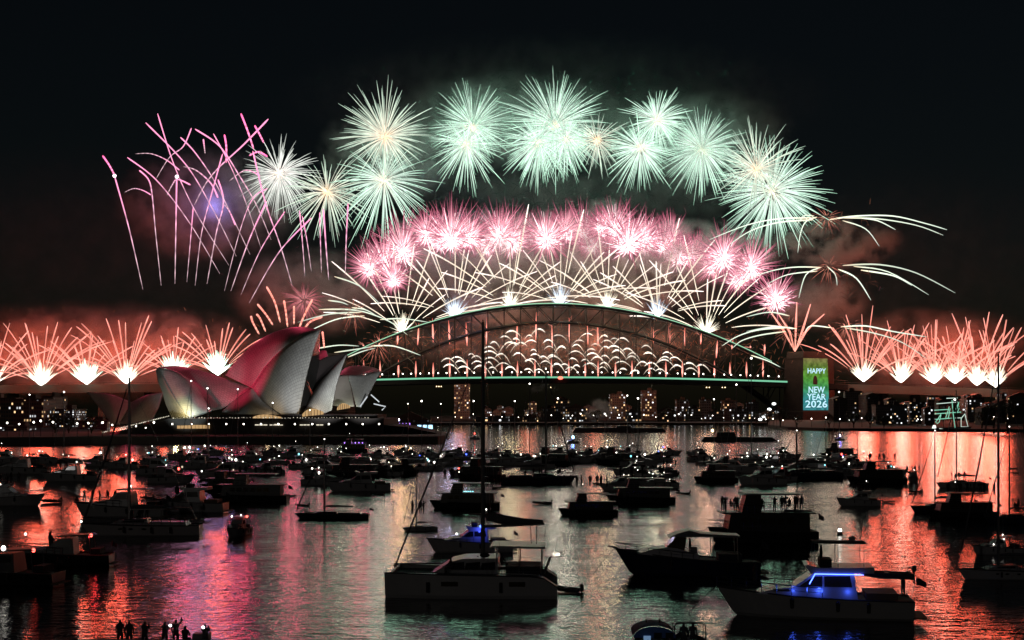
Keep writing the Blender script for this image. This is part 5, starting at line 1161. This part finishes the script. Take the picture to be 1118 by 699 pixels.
# -- big dark charter boat behind it, crowded
cb = party_boat(19.0, BLKH, False, 2); moor(cb, 19.0, 834, 594, 120, 182, 'big black charter boat crowded with people, right of centre behind the long yacht', 'charter boat', None, .85)
sx_ = cb.scale.x; MB().tube([(-9.0, 0, 3.9), (-4.0, 0, 4.05)], .14, 6).build('loading_boom', GELG, cb); MB().box((-2.8, -2.6, 4.05), (6, .05, .1)).build('deck_strip', glow('pale_deck_light', (1, .95, .9), .35), cb)
for i in range(15):
    dx = (-4.2, -3.8, -3.4, -3.0, -2.5, -1.9, .2, 1.4, 2.2, 2.7, 3.2, 3.6, 4.0, 4.4, -.8)[i]
    kq = (0, 1, 3, 0, 2, 0, 3, 1)[i % 8]; person(cb.location + Vector((dx + random.uniform(-.25, .25), random.uniform(-1.4, 1.0), 3.9 * .85 + (.12 if kq == 3 else 0))), random.uniform(0, 6), kq, 'dark figure in the crowd on the upper deck of the big black charter boat', 'crowd on the black charter boat')

# -- near left pair and the boats at the left edge
c1 = cruiser(10.0, BLKH, False); moor(c1, 10.0, 62, 619, 112, 184, 'dark sports cruiser with red lights at its stern rail, lower left', 'motor cruiser')
light(c1, (-3.2, 1.0, 2.75), AR, .16, 'red_side_light'); light(c1, (-2.0, 0, 3.9), AW, .09)
l = lamp('red_deck_lamp', Vector(), 25, (1, .05, .05), .1, None); l.parent = c1; l.location = (-3.6, 1.2, 2.7)
c2 = copy_tree(c1); moor(c2, 10.0, -2, 640, 130, 174, 'nearest dark cruiser cut by the left edge, with white, blue and red lights', 'motor cruiser')
light(c2, (-.6, 1.2, 2.9), AW, .20); light(c2, (.9, 1.3, 2.1), glow('pale_blue_light', (.7, .75, 1), 5, 'AUTO'), .13, 'deck_light')

# -- boats one can tell apart
SL = sloop(12.0, 17.0); CR = cruiser(10.0); FBR = flybridge(13.0); PB = party_boat(19.0)
SLD = sloop(12.0, 17.0, NAVY, True, False); first = {}
protos = {'sloop': (SL, 12.0, 'sailing yacht'), 'navy': (SLD, 12.0, 'sailing yacht'), 'cruiser': (CR, 10.0, 'motor cruiser'), 'fly': (FBR, 13.0, 'flybridge cruiser'), 'party': (PB, 19.0, 'charter boat'), 'dinghy': (DG, 3.4, 'dinghy')}
first['dinghy'] = 1
def boat(kind_, px, y, lpx, head, label, grp=None, masttop=None, lights=()):
    p, L0, cat_ = protos[kind_]
    if kind_ in first: t = copy_tree(p)
    else: t = p; first[kind_] = 1
    moor(t, L0, px, y, lpx, head, label, cat_, grp)
    if masttop is not None:                            # stretch upward so that the mast reaches the row seen in the photo
        D = dist(y); want = CAM_H + (HY - masttop) / F_PX * D; s = t.scale.x; have = 18.3 * s
        mst = [c for c in KIDS[t.name] if c.name.split('.')[0] in ('mast', 'spreaders', 'standing_rigging', 'furled_jib')]
        k = want / have
        for c in mst: c.scale.z = k
        for c in KIDS[t.name]:
            if c.name.startswith('anchor_light'): c.location.z += want / s - 18.3
    for at, m_, r_ in lights: light(t, at, m_, r_, 'deck_light')
    return t
N_ = None
boat('sloop', 150, 586, 132, 183, 'sailing yacht with a tall bare mast nearest the left cruiser, bow to the left', N_, 410)
boat('fly', 200, 560, 92, 176, 'dark flybridge cruiser close behind the stern of the left sailing yacht', N_)
boat('cruiser', 128, 566, 104, 178, 'motor cruiser with a bimini and a crowd silhouetted against red water, left', N_)
boat('fly', 6, 553, 80, 4, 'flybridge cruiser at the left edge with a string of white lights', N_, None, [((-1 - k * .55, -1.5, 3.55), STR, .12) for k in range(7)])
boat('cruiser', 74, 526, 64, 182, 'dark low motor cruiser above the red water, second from the left edge', N_)
boat('cruiser', 20, 518, 62, 185, 'dark motor cruiser behind the one strung with white lights', N_)
tender(55, 549, 22, 176, 'small tender lit purple at its stern on the red water', N_)
boat('party', 270, 549, 86, 180, 'long dark charter boat with a crowded deck, below the opera house', N_)
tender(316, 543, 14, 0, 'dinghy tied to the stern of the crowded boat below the opera house', N_)
boat('navy', 361, 567, 82, 180, 'low dark work launch with a notched stern, alone on dim water left of centre', N_).scale.z *= .7
kb = boat('cruiser', 258, 586, 26, 262, 'small cruiser seen bow on with a white and a red lamp, on dark red water', N_); light(kb, (-1.0, 1.5, 2.8), AR, .2, 'red_side_light'); light(kb, (-1.0, -1.5, 2.8), AW, .14)
boat('fly', 390, 537, 72, 186, 'dim bluish flybridge cruiser left of the coloured water columns', N_, None, [((0, -1.7, 2.0), AC, .12), ((-2, -1.8, 1.9), AW, .1)])
boat('sloop', 458, 580, 40, 200, 'small sailing yacht with people on deck, left of the catamaran bow', N_, 505)
boat('party', 507, 556, 78, 178, 'dark broad boat with cyan deck lights behind the catamaran mast', N_, None, [((-2 + k * .6, -2.6, 3.9), AC, .22) for k in range(5)])
bb = boat('fly', 512, 604, 96, 186, 'dark flybridge boat with a blue glow, close behind the catamaran', N_)
l = lamp('blue_deck_lamp', Vector(), 30, (.06, .1, 1), .1, None); l.parent = bb; l.location = (-1.5, 2.3, 3.0); light(bb, (-1.6, 1.9, 3.6), AB, .2, 'blue_deck_light'); light(bb, (2, 1.5, 2.6), AW, .12)
boat('navy', 588, 529, 84, 2, 'long dark yacht hull right of the catamaran mast, bow right', N_)
tender(612, 524, 24, 4, 'small dinghy off the bow of the long dark hull, on cream water', N_)
tender(592, 551, 20, 180, 'lone dinghy with one rower on cream water right of the catamaran boom', N_)
boat('party', 642, 563, 66, 182, 'dark flat charter boat with heads along its rail, centre right', N_)
boat('party', 700, 550, 76, 178, 'dark charter boat joined to the stern of the flat one, centre right', N_)
boat('cruiser', 720, 533, 44, 184, 'cruiser with many small lamps right of the cluster at the centre', N_, None, [((-1, -1.3, 2.6), AW, .13), ((1.5, -1.2, 1.9), AW, .12), ((-3, -1.4, 1.6), STR, .12)])
boat('cruiser', 730, 520, 26, 230, 'small boat with standing people at the edge of the cream water column', N_)
boat('party', 782, 527, 48, 180, 'dark boat with red lamps, left of the tall thin masts right of centre', N_, None, [((3, -2.5, 3.0), AR, .25)])
boat('fly', 832, 530, 56, 186, 'dark boat with a bright white lamp and a red one, below the lit pylon reflection', N_, None, [((-1, -1.8, 3.4), AW, .28), ((-1.6, -1.9, 2.0), AR, .18)])
boat('navy', 880, 524, 84, 184, 'dark yacht with a raised boom lying below the lit pylon', N_, 470)
boat('cruiser', 882, 518, 64, 178, 'dark cruiser with a white stern lamp, just above the yacht with the raised boom', N_)
boat('fly', 938, 553, 48, 182, 'dark boat with a dinghy astern, alone before the red water on the right', N_)
tender(971, 549, 13, 0, 'tiny dinghy right of the dark boat on the red water', N_)
boat('party', 958, 528, 66, 183, 'dark charter boat with an awning lying left of the open red water', N_, None, [((1, -2.6, 3.1), STR, .3), ((3, -2.6, 3.1), STR, .2)])
boat('sloop', 941, 522, 44, 200, 'sailing yacht with a straight thin mast left of the open red water', N_, 470)
boat('cruiser', 998, 527, 20, 250, 'small boat crowded with people on the open red water', N_)
boat('sloop', 1052, 533, 58, 184, 'sailing yacht with a bare pole mast beneath the tall ship, on bright red water', N_, 425)
boat('navy', 1030, 560, 70, 184, 'dark yacht whose thin mast stands left of the tall ship', N_, 470)
boat('party', 1052, 566, 76, 178, 'dark open boat packed with people, right, its bow to the left', N_)
boat('navy', 1112, 572, 70, 181, 'dark pointed bow entering from the right edge', N_)
ns = boat('sloop', 1106, 634, 112, 180, 'near dark yacht at the right edge under the thickest mast', N_, 383)
boat('cruiser', 1090, 606, 56, 182, 'white striped motor cruiser between the right edge yacht and the packed open boat', N_, None, [((-1, 1.3, 2.4), AW, .1), ((1, 1.3, 1.6), AW, .1)])
for c in KIDS[ns.name]:
    if c.name.startswith('mast'): c.scale.x = c.scale.y = 1.0
tender(1106, 512, 9, 180, 'tiny dinghy on red water near the right edge, upper of two', N_); tender(1108, 517, 8, 170, 'tiny dinghy on red water near the right edge, lower of two', N_)
# people on those boats
for px, y, z, n_, lab in ((108, 560, 1.4, 5, 'dark figure under the bimini of the cruiser on red water, left'), (280, 545, 3.6, 7, 'dark figure on the deck of the crowded boat below the opera house'), (640, 559, 3.4, 8, 'dark head along the rail of the flat charter boat, centre right'), (1060, 562, 2.6, 8, 'figure in the packed open boat on the right'), (458, 577, 1.6, 3, 'figure on the small yacht left of the catamaran bow'), (730, 518, 1.5, 3, 'figure standing in the small boat by the cream water column'), (998, 526, 1.5, 4, 'figure in the small crowded boat on the open red water')):
    for i in range(n_):
        D = dist(y) + 1.5; w_ = {5: 34, 7: 56, 8: 48, 3: 12, 4: 14}[n_]
        person(Vector((P(px + (i / max(1, n_ - 1) - .5) * w_ + random.uniform(-2, 2), y, D).x, D + random.uniform(-.5, .5), z)), random.uniform(0, 6), random.choice((0, 0, 1)), lab, lab.split(' of ')[-1] if ' of ' in lab else 'people in small boats')

crew = [(74, 526, 2.2, 3, 22, 'low dark cruiser above the red water'), (150, 584, 1.5, 4, 40, 'left sailing yacht'), (200, 560, 2.0, 5, 40, 'flybridge cruiser behind the left yacht'), (390, 537, 2.0, 4, 30, 'dim bluish flybridge cruiser'), (507, 556, 4.1, 7, 44, 'dark broad boat behind the catamaran mast'), (588, 529, 1.4, 6, 48, 'long dark hull right of the catamaran mast'), (700, 550, 4.0, 8, 50, 'dark charter boat joined to the flat one'), (782, 527, 3.6, 5, 30, 'dark boat with red lamps'), (880, 524, 1.3, 5, 46, 'dark yacht with the raised boom'), (958, 528, 4.2, 6, 44, 'charter boat with an awning'), (1052, 533, 1.3, 4, 30, 'yacht beneath the tall ship'), (1112, 572, 1.4, 3, 20, 'pointed dark hull at the right edge'), (938, 553, 1.8, 3, 20, 'dark boat with a dinghy astern'), (6, 553, 3.3, 5, 40, 'cruiser strung with white lights'), (62, 619, 1.4, 3, 30, 'dark sports cruiser, lower left')]
for px, y, z, n_, w_, lab in crew:
    D = dist(y) + 1.6
    for i in range(n_):
        person(Vector((P(px + random.uniform(-.5, .5) * w_, y, D).x, D + random.uniform(-.6, .6), z)), random.uniform(0, 6), random.choice((0, 0, 1, 2, 3)), 'dark figure aboard the ' + lab, 'people aboard the ' + lab)
for px, y, h, lab in ((412, 541, 170, 'small dinghy astern of the dim bluish cruiser'), (545, 534, 10, 'small dinghy before the long dark hull right of the catamaran mast'), (746, 540, 185, 'small dinghy on the cream water column right of centre'), (655, 530, 170, 'small dinghy above the flat charter boat'), (820, 553, 5, 'small dinghy left of the red water patch under the lit pylon'), (160, 545, 175, 'small dinghy on red water above the left yacht'), (1000, 538, 190, 'small dinghy under the crowded boat on the open red water'), (330, 553, 170, 'small dinghy off the dark work launch')):
    tender(px, y, 15, h, lab)
# -- the packed anchorage behind: repeats nothing tells apart share a label
rowz = [  # kind, px, y, length px, mast top (yachts)
    ('fly', 8, 507, 40, 0), ('cruiser', 48, 506, 34, 0), ('sloop', 34, 503, 30, 431), ('sloop', 72, 505, 34, 428), ('cruiser', 104, 509, 36, 0), ('cruiser', 132, 512, 40, 0), ('fly', 175, 519, 56, 0), ('cruiser', 168, 507, 34, 0),
    ('cruiser', 196, 502, 34, 0), ('fly', 214, 512, 44, 0), ('sloop', 211, 499, 32, 416), ('sloop', 222, 504, 36, 424), ('fly', 240, 524, 58, 0), ('cruiser', 232, 497, 28, 0), ('sloop', 262, 502, 32, 425), ('cruiser', 256, 513, 42, 0), ('fly', 276, 504, 36, 0), ('party', 246, 536, 60, 0), ('cruiser', 288, 519, 44, 0), ('cruiser', 296, 498, 28, 0), ('sloop', 230, 508, 30, 446), ('fly', 316, 500, 32, 0), ('cruiser', 334, 512, 40, 0), ('fly', 356, 518, 52, 0), ('sloop', 341, 500, 32, 448), ('cruiser', 372, 503, 34, 0), ('fly', 395, 509, 40, 0), ('party', 382, 522, 64, 0), ('cruiser', 352, 530, 50, 0), ('sloop', 300, 507, 34, 440), ('cruiser', 186, 528, 52, 0),
    ('cruiser', 412, 500, 30, 0), ('fly', 430, 513, 40, 0), ('cruiser', 440, 497, 28, 0), ('cruiser', 420, 520, 40, 0), ('party', 437, 519, 44, 0), ('sloop', 448, 502, 30, 441), ('sloop', 457, 505, 32, 438), ('cruiser', 470, 500, 30, 0), ('fly', 486, 508, 40, 0), ('sloop', 484, 500, 30, 441), ('cruiser', 500, 497, 28, 0), ('sloop', 514, 502, 32, 438), ('fly', 520, 514, 46, 0), ('party', 524, 524, 56, 0), ('cruiser', 506, 521, 38, 0), ('cruiser', 470, 514, 36, 0),
    ('cruiser', 540, 500, 32, 0), ('sloop', 565, 500, 32, 438), ('fly', 556, 508, 42, 0), ('sloop', 575, 504, 34, 419), ('cruiser', 585, 512, 42, 0), ('party', 600, 508, 48, 0), ('cruiser', 610, 498, 30, 0), ('fly', 628, 506, 42, 0), ('sloop', 612, 502, 30, 435), ('cruiser', 642, 499, 30, 0), ('fly', 655, 505, 42, 0), ('party', 672, 507, 46, 0), ('cruiser', 684, 499, 32, 0), ('sloop', 682, 503, 34, 432), ('fly', 700, 510, 46, 0), ('sloop', 700, 501, 32, 435), ('cruiser', 718, 504, 34, 0), ('cruiser', 690, 520, 44, 0), ('fly', 706, 528, 52, 0), ('cruiser', 664, 497, 28, 0), ('cruiser', 732, 497, 26, 0), ('cruiser', 676, 536, 46, 0), ('sloop', 658, 500, 30, 452),
    ('fly', 768, 504, 36, 0), ('cruiser', 760, 497, 22, 0), ('sloop', 777, 508, 36, 436), ('cruiser', 790, 512, 42, 0), ('sloop', 808, 505, 34, 420), ('fly', 806, 517, 44, 0), ('sloop', 825, 512, 40, 391), ('cruiser', 824, 503, 32, 0), ('cruiser', 846, 510, 40, 0), ('fly', 858, 503, 38, 0), ('sloop', 906, 508, 34, 456), ('cruiser', 850, 526, 44, 0),
    ('fly', 910, 507, 36, 0), ('cruiser', 925, 513, 42, 0), ('sloop', 920, 504, 30, 428), ('party', 916, 500, 40, 0), ('cruiser', 900, 521, 46, 0), ('fly', 935, 520, 48, 0), ('cruiser', 975, 519, 36, 0)]
zones = [(180, 'off the left quay lamps'), (405, 'in front of the opera house seawall'), (530, 'between the opera house point and the catamaran mast'), (745, 'in the dark cluster under the middle of the bridge'), (900, 'under the right end of the bridge'), (2000, 'right of the lit pylon before the red water')]
words_ = {'fly': 'dark flybridge cruiser', 'cruiser': 'low dark motor cruiser', 'party': 'broad dark charter boat', 'sloop': 'bare masted sailing yacht'}
for kind_, px, y, lpx, mt_ in rowz:
    zn = next(z for lim, z in zones if px < lim); rn = random.random()
    lt = []
    for _ in range(random.choice((1, 2, 2, 3))):
        m_ = random.choices((AW, STR, AC, AR, AB, CAB), (5, 4, 1, .8, 1.3 if 600 < px < 760 else .4, 2))[0]; lt.append(((random.uniform(-3.5, 2.5), random.uniform(-1.4, -1.0) * (1.8 if kind_ == 'party' else 1), random.uniform(1.8, 3.2)), m_, random.uniform(.12, .28)))
    zz = lpx; t = boat(kind_, px, y, lpx, random.choice((0, 180, 180)) + random.uniform(-24, 24), '%s moored %s' % (words_[kind_], zn), '%ss moored %s' % (words_[kind_], zn), mt_ or None, lt)
    if kind_ == 'sloop': light(t, (1.2, 0, (CAM_H + (HY - mt_) / F_PX * dist(y)) / t.scale.z), AW, random.uniform(.2, .38), 'masthead_light')
# a few boats that stand out by colour
pf = boat('party', 436, 476.5, 28, 178, 'purple lit ferry right of the opera house point, with blue lights beside it', N_)
pf.location = P(437, 0, 760); pf.location.z = 2.2; pf.scale = (.62, .62, .8)
for k in range(9): light(pf, (-8 + k * 2, -2.9, 3.9), PUR, .35, 'purple_light')
for k in range(6): light(pf, (-8 + k * 3, -2.9, 6.2), PUR, .28, 'purple_light')
light(pf, (1.5, -1, 8.8), glow('violet_masthead', (.65, .6, 1), 8), .9, 'masthead_light')
for x in (-5.5, 5.5): MB().tube([(x * 1.5, -2.9, 2), (x * 1.5, -2.9, 6.4)], .12, 4).build('light_tube', PUR, pf)
MB().box((7.5, -2.9, 3.0), (3.4, .1, 1.7)).build('lit_window', glow('pink_window', (1, .55, .95), 2.5), pf)
for i, x in enumerate((458, 464, 470)):
    q = P(x, 467.5, 755); o = MB().box((0, 0, 0), (2.4, .6, 2.2), None, .9).build('light_panel', glow('pale_blue_panel', (.4, .72, 1), 2.2)); o.location = q; o.location.z = 2.2 + 1.1 + 2.0
    tag(o, 'bright pale blue light panel right of the purple ferry', 'light panel', 'pale blue panels by the purple ferry'); MB().tube([(0, 0, -1.1), (0, 0, -3.2)], .1, 4).build('post', STEEL, o)
bl = boat('cruiser', 625, 484, 14, 184, 'small police launch with a brilliant blue beacon in the middle of the channel', N_)
light(bl, (-.5, 0, 3.6), glow('blue_beacon', (.25, .55, 1), 16, 'AUTO'), .9, 'blue_beacon'); l = lamp('beacon_glow', Vector(), 700, (.05, .15, 1), .6, None); l.parent = bl; l.location = (-.5, -1.2, 4.4)
b2 = boat('cruiser', 917, 481, 12, 170, 'small launch with a violet beacon right of the lit pylon', N_); light(b2, (0, 0, 3.6), glow('violet_beacon', (.4, .35, 1), 14, 'AUTO'), .8, 'violet_beacon')
l = lamp('beacon_glow', Vector(), 400, (.15, .1, 1), .6, None); l.parent = b2; l.location = (-.5, -1.2, 4.4)
b3 = boat('party', 384, 494, 34, 180, 'small ferry strung with violet lamps before the opera house point', N_)
for k in range(6): light(b3, (-6 + k * 2.2, -2.9, 4.4), PUR, .3, 'purple_light')
b4 = boat('cruiser', 518, 480, 12, 180, 'small launch with a red masthead lamp beside the catamaran mast', N_); light(b4, (0, 0, 4.2), AR, .6, 'red_light')
bg = MB(); bg.prism([(-30, 0), (32, 0), (30, 2.6), (20, 3.0), (-28, 3.0)], -6, 6); o = bg.build('barge', BLKH); o.location = (P(674, 471, dist(472)).x, dist(472), 0)
tag(o, 'long dark firework barge lying low in the channel under the bridge', 'barge'); MB().box((4, 0, 3.5), (10, 6, 1.6), None, .9).build('deckhouse', BLKH, o)
o = MB().prism([(-18, 0), (18, 0), (15, 2), (-16, 2.2)], -4, 4).build('barge', BLKH); o.location = (P(806, 480, dist(482)).x, dist(482), 0); tag(o, 'dark barge with an orange lamp lying under the right end of the bridge', 'barge')
MB().box((-6, 0, 3.2), (9, 5, 2.4), None, .9).build('deckhouse', BLKH, o); MB().sphere((-12, -1, 5), .8, 6, 4).build('deck_light', WARM, o); MB().tube([(-12, -1, 2), (-12, -1, 4.4)], .1, 4).build('post', STEEL, o)

# -- tall ship outlined in green string lights
TD = dist(471.2); ts = empty('tall_ship', spot_on_water(1041, 471.2), 0, 'tall ship outlined in green string lights near the right shore', 'ship')
def tp_(x, y, o=0): return P(x, y, TD) + Vector((0, o, 0)) - ts.location
rows = hull_rows(25, 6.5, 3.4, 2.6, 2.5); mb = MB(); mb.loft(rows); mb.add(rows[0], [tuple(range(7))]); mb.build('hull', BLKH, ts)
mb = MB(); mb.loft([[r[0] - Vector((0, 0, .2)), r[6] - Vector((0, 0, .2))] for r in rows]); mb.build('deck', TEAK, ts)
TG = glow('green_string_lights', (.32, .85, .6), .8); TW = glow('pale_string_lights', (.75, .95, .82), .8)
for x, y0 in ((1031, 440), (1041, 434), (1049, 443)): MB().tube([tp_(x, 469, 2), tp_(x, y0, 2)], [.28, .14], 6).build('mast', BARK, ts)
for x0, y0, x1, y1, m_ in ((1023, 441, 1046, 439, TW), (1021, 448, 1037, 447, TG), (1021, 452, 1050, 450, TG), (1022, 458, 1040, 456.6, TG), (1034, 435, 1046, 434.6, TW), (1043, 456.5, 1050, 456.3, TW)):
    y_ = MB().tube([tp_(x0, y0, 1.6), tp_(x1, y1, 1.6)], .13, 5).build('yard', BARK, ts); MB().tube([tp_(x0, y0, 1.3), tp_(x1, y1, 1.3)], .27, 4).build('light_string', m_, y_)
for pts, m_ in (([(1028, 452), (1025, 457), (1022, 461), (1024, 462.5), (1026, 461), (1028, 453)], TG), ([(1037, 444), (1035, 451), (1033, 456), (1036, 456.6), (1038, 446)], TG), ([(1047.6, 439), (1044, 447), (1048, 445.8), (1045.4, 451)], TG), ([(1047.6, 439), (1046, 446)], TG), ([(1054, 452), (1050, 457), (1050, 466), (1057.5, 466), (1054, 452)], TW), ([(1040, 437), (1041, 450), (1041, 467)], TG), ([(1024, 468), (1034, 469.6), (1050, 469.4), (1059, 468)], TW)):
    MB().tube([tp_(x, y, -3.4 if y > 466 else 1.2) for x, y in pts], .27, 4).build('light_string', m_, ts)
MB().box(tp_(1020, 466, 0), (2.6, 2, 2.2), None, .5).build('stern_lantern', glow('stern_lantern', (.85, 1, .9), 1.6), ts); MB().sphere(tp_(1042.5, 436.5), .7, 6, 4).build('masthead_light', AW, ts)

# -- at the bottom edge: a pontoon with people, two small boats seen from behind
D0 = 77.4
pt = empty('pontoon_boat', Vector((P(170, 0, D0).x, D0 + 1, 0)), 0, 'flat pontoon boat at the bottom edge on the left, carrying people', 'pontoon boat')
MB().box((0, 0, .42), (8.2, 3.2, .16)).build('deck', TEAK, pt)
for s in (-1, 1): MB().tube([(-4, s * 1.1, .05), (3.6, s * 1.1, .05), (4.3, s * 1.1, .2)], [.34, .34, .08], 8).build('float', ALU, pt)
mb = MB(); mb.tube([(-4, -1.5, 1.2), (4, -1.5, 1.2)], .03, 4)
for k in range(7): mb.tube([(-4 + k * 1.33, -1.5, .5), (-4 + k * 1.33, -1.5, 1.2)], .03, 4)
mb.build('guard_rail', STEELB, pt); MB().box((2.3, .3, .9), (1.0, .8, .8), None, .9).build('console', GELG, pt)
for px, k, lab, dz in ((129, 0, 'leftmost standing figure on the pontoon at the bottom edge', 0), (139, 0, 'second standing figure from the left on the pontoon at the bottom edge', -.05), (156, 1, 'figure raising both hands on the pontoon at the bottom edge', -.1), (178, 1, 'figure holding up a glowing phone on the pontoon at the bottom edge', -.1), (190, 2, 'tallest figure on the pontoon, one arm up beside the glowing phone', 0), (198, 3, 'seated figure at the right of the tallest one on the pontoon', 0), (222, 1, 'rightmost figure on the pontoon, holding a bright phone', -.25)):
    person(Vector((P(px, 0, D0).x, D0 + (.4 if k != 3 else .9), .5 + dz)), R(80) if k != 0 else R(100), k, lab, None)
for px, y, lab in ((186, 683, 'glowing phone held up beside the tallest figure on the pontoon'), (222, 685, 'glowing phone held by the rightmost figure on the pontoon')):
    o = MB().box((0, 0, 0), (.08, .012, .16)).build('phone', BLKH); o.location = P(px, y, D0 - .1); tag(o, lab, 'phone'); MB().sphere((0, -.03, .0), .07, 8, 5, (1, .3, 1)).build('torch', glow('phone_torch', (1, 1, .97), 14), o)
def runabout(px, label, canopy):
    t = empty('runabout', Vector((P(px, 0, D0).x, D0 + 1.2, 0)), R(88), label, 'small boat', None)
    rows = add_hull(t, 5.2, 2.2, 1.0, .75, .9, GEL if canopy else BLKH, stern=.92)
    if canopy:
        mb = MB(); mb.loft([[Vector((x, 1.2 * math.sin(a), 1.30 + .72 * math.cos(a) * k)) for a in [PI * j / 12 - PI / 2 for j in range(13)]] for x, k in ((-1.6, .92), (-.6, 1.0), (.5, .98), (1.2, .8))]); mb.build('canopy', BLUC, t)
        ar = [(1.19 * math.sin(PI * j / 12 - PI / 2), 1.28 + .64 * math.cos(PI * j / 12 - PI / 2)) for j in range(13)]
        MB().add([Vector((-1.58, a, b)) for a, b in ar] + [Vector((-1.54, a, b)) for a, b in ar], [tuple(range(13)), tuple(range(25, 12, -1))]).build('canopy_curtain', BLUC, t)
        for a in (-.62, .02): MB().box((-1.62, a - .2, 1.42), (.03, .42, .34)).build('curtain_window', GLS, t)
        for s in (-.35, .4): MB().tube([(-.6, s, 2.0), (-.6, s, 2.22)], .05, 5).build('canopy_stud', BLKH, t)
        MB().box((-1.64, .42, 1.2), (.03, .4, .42)).build('clear_panel', glow('lit_canopy_panel', (.35, .6, 1), .3), t)
    else:
        mb = MB(); mb.tube([(-.8, -.88, .8), (-.8, -.88, 1.85), (-.8, -.72, 2.0), (-.8, .72, 2.0), (-.8, .88, 1.85), (-.8, .88, .8)], .045, 6); mb.tube([(.5, -.88, .8), (.5, -.88, 1.8), (.5, .88, 1.8), (.5, .88, .8)], .04, 6)
        for s in (-1, 1): mb.tube([(-.8, s * .8, 1.95), (.5, s * .8, 1.8)], .04, 5)
        mb.build('tower_frame', BLKH, t)
    l = lamp('stern_fill_lamp', Vector(), 9 if canopy else 1, (.6, .8, 1), .1, None); l.parent = t; l.location = (-4.2, .6, 2.6)  # unseen lamp hung behind the boat, added to light the canopy
    MB().box((-.2, 0, .95), (.7, .9, .7), None, .85).build('console', GELG, t); m = MB(); m.box((-2.75, 0, 1.05), (.45, .42, .6), None, .8); m.tube([(-2.7, 0, .9), (-2.75, 0, -.2)], .09, 5); m.build('outboard_motor', BLKH, t); return t
ra = runabout(715, 'small boat under a rounded blue canopy at the bottom edge', True); rb = runabout(755, 'small boat with a square black tube frame at the bottom edge', False)
for px, lab in ((748, 'left figure under the black tube frame at the bottom edge'), (758, 'right figure under the black tube frame at the bottom edge')): person(Vector((P(px, 0, D0).x, D0 + .6, .28)), R(90), 0, lab, None)
# mooring buoy floating alone
o = MB().sphere((0, 0, .12), .3, 10, 6).build('mooring_buoy', RUBB); o.location = spot_on_water(84, 545); tag(o, 'small dark mooring buoy on red water left of the crowded cruiser', 'buoy')
o2 = MB().sphere((0, 0, .12), .34, 10, 6).build('mooring_buoy', GEL); o2.location = spot_on_water(917, 584); tag(o2, 'pale round buoy on the water right of the black charter boat', 'buoy'); MB().sphere((0, 0, .5), .22, 8, 5).build('lamp', AW, o2)
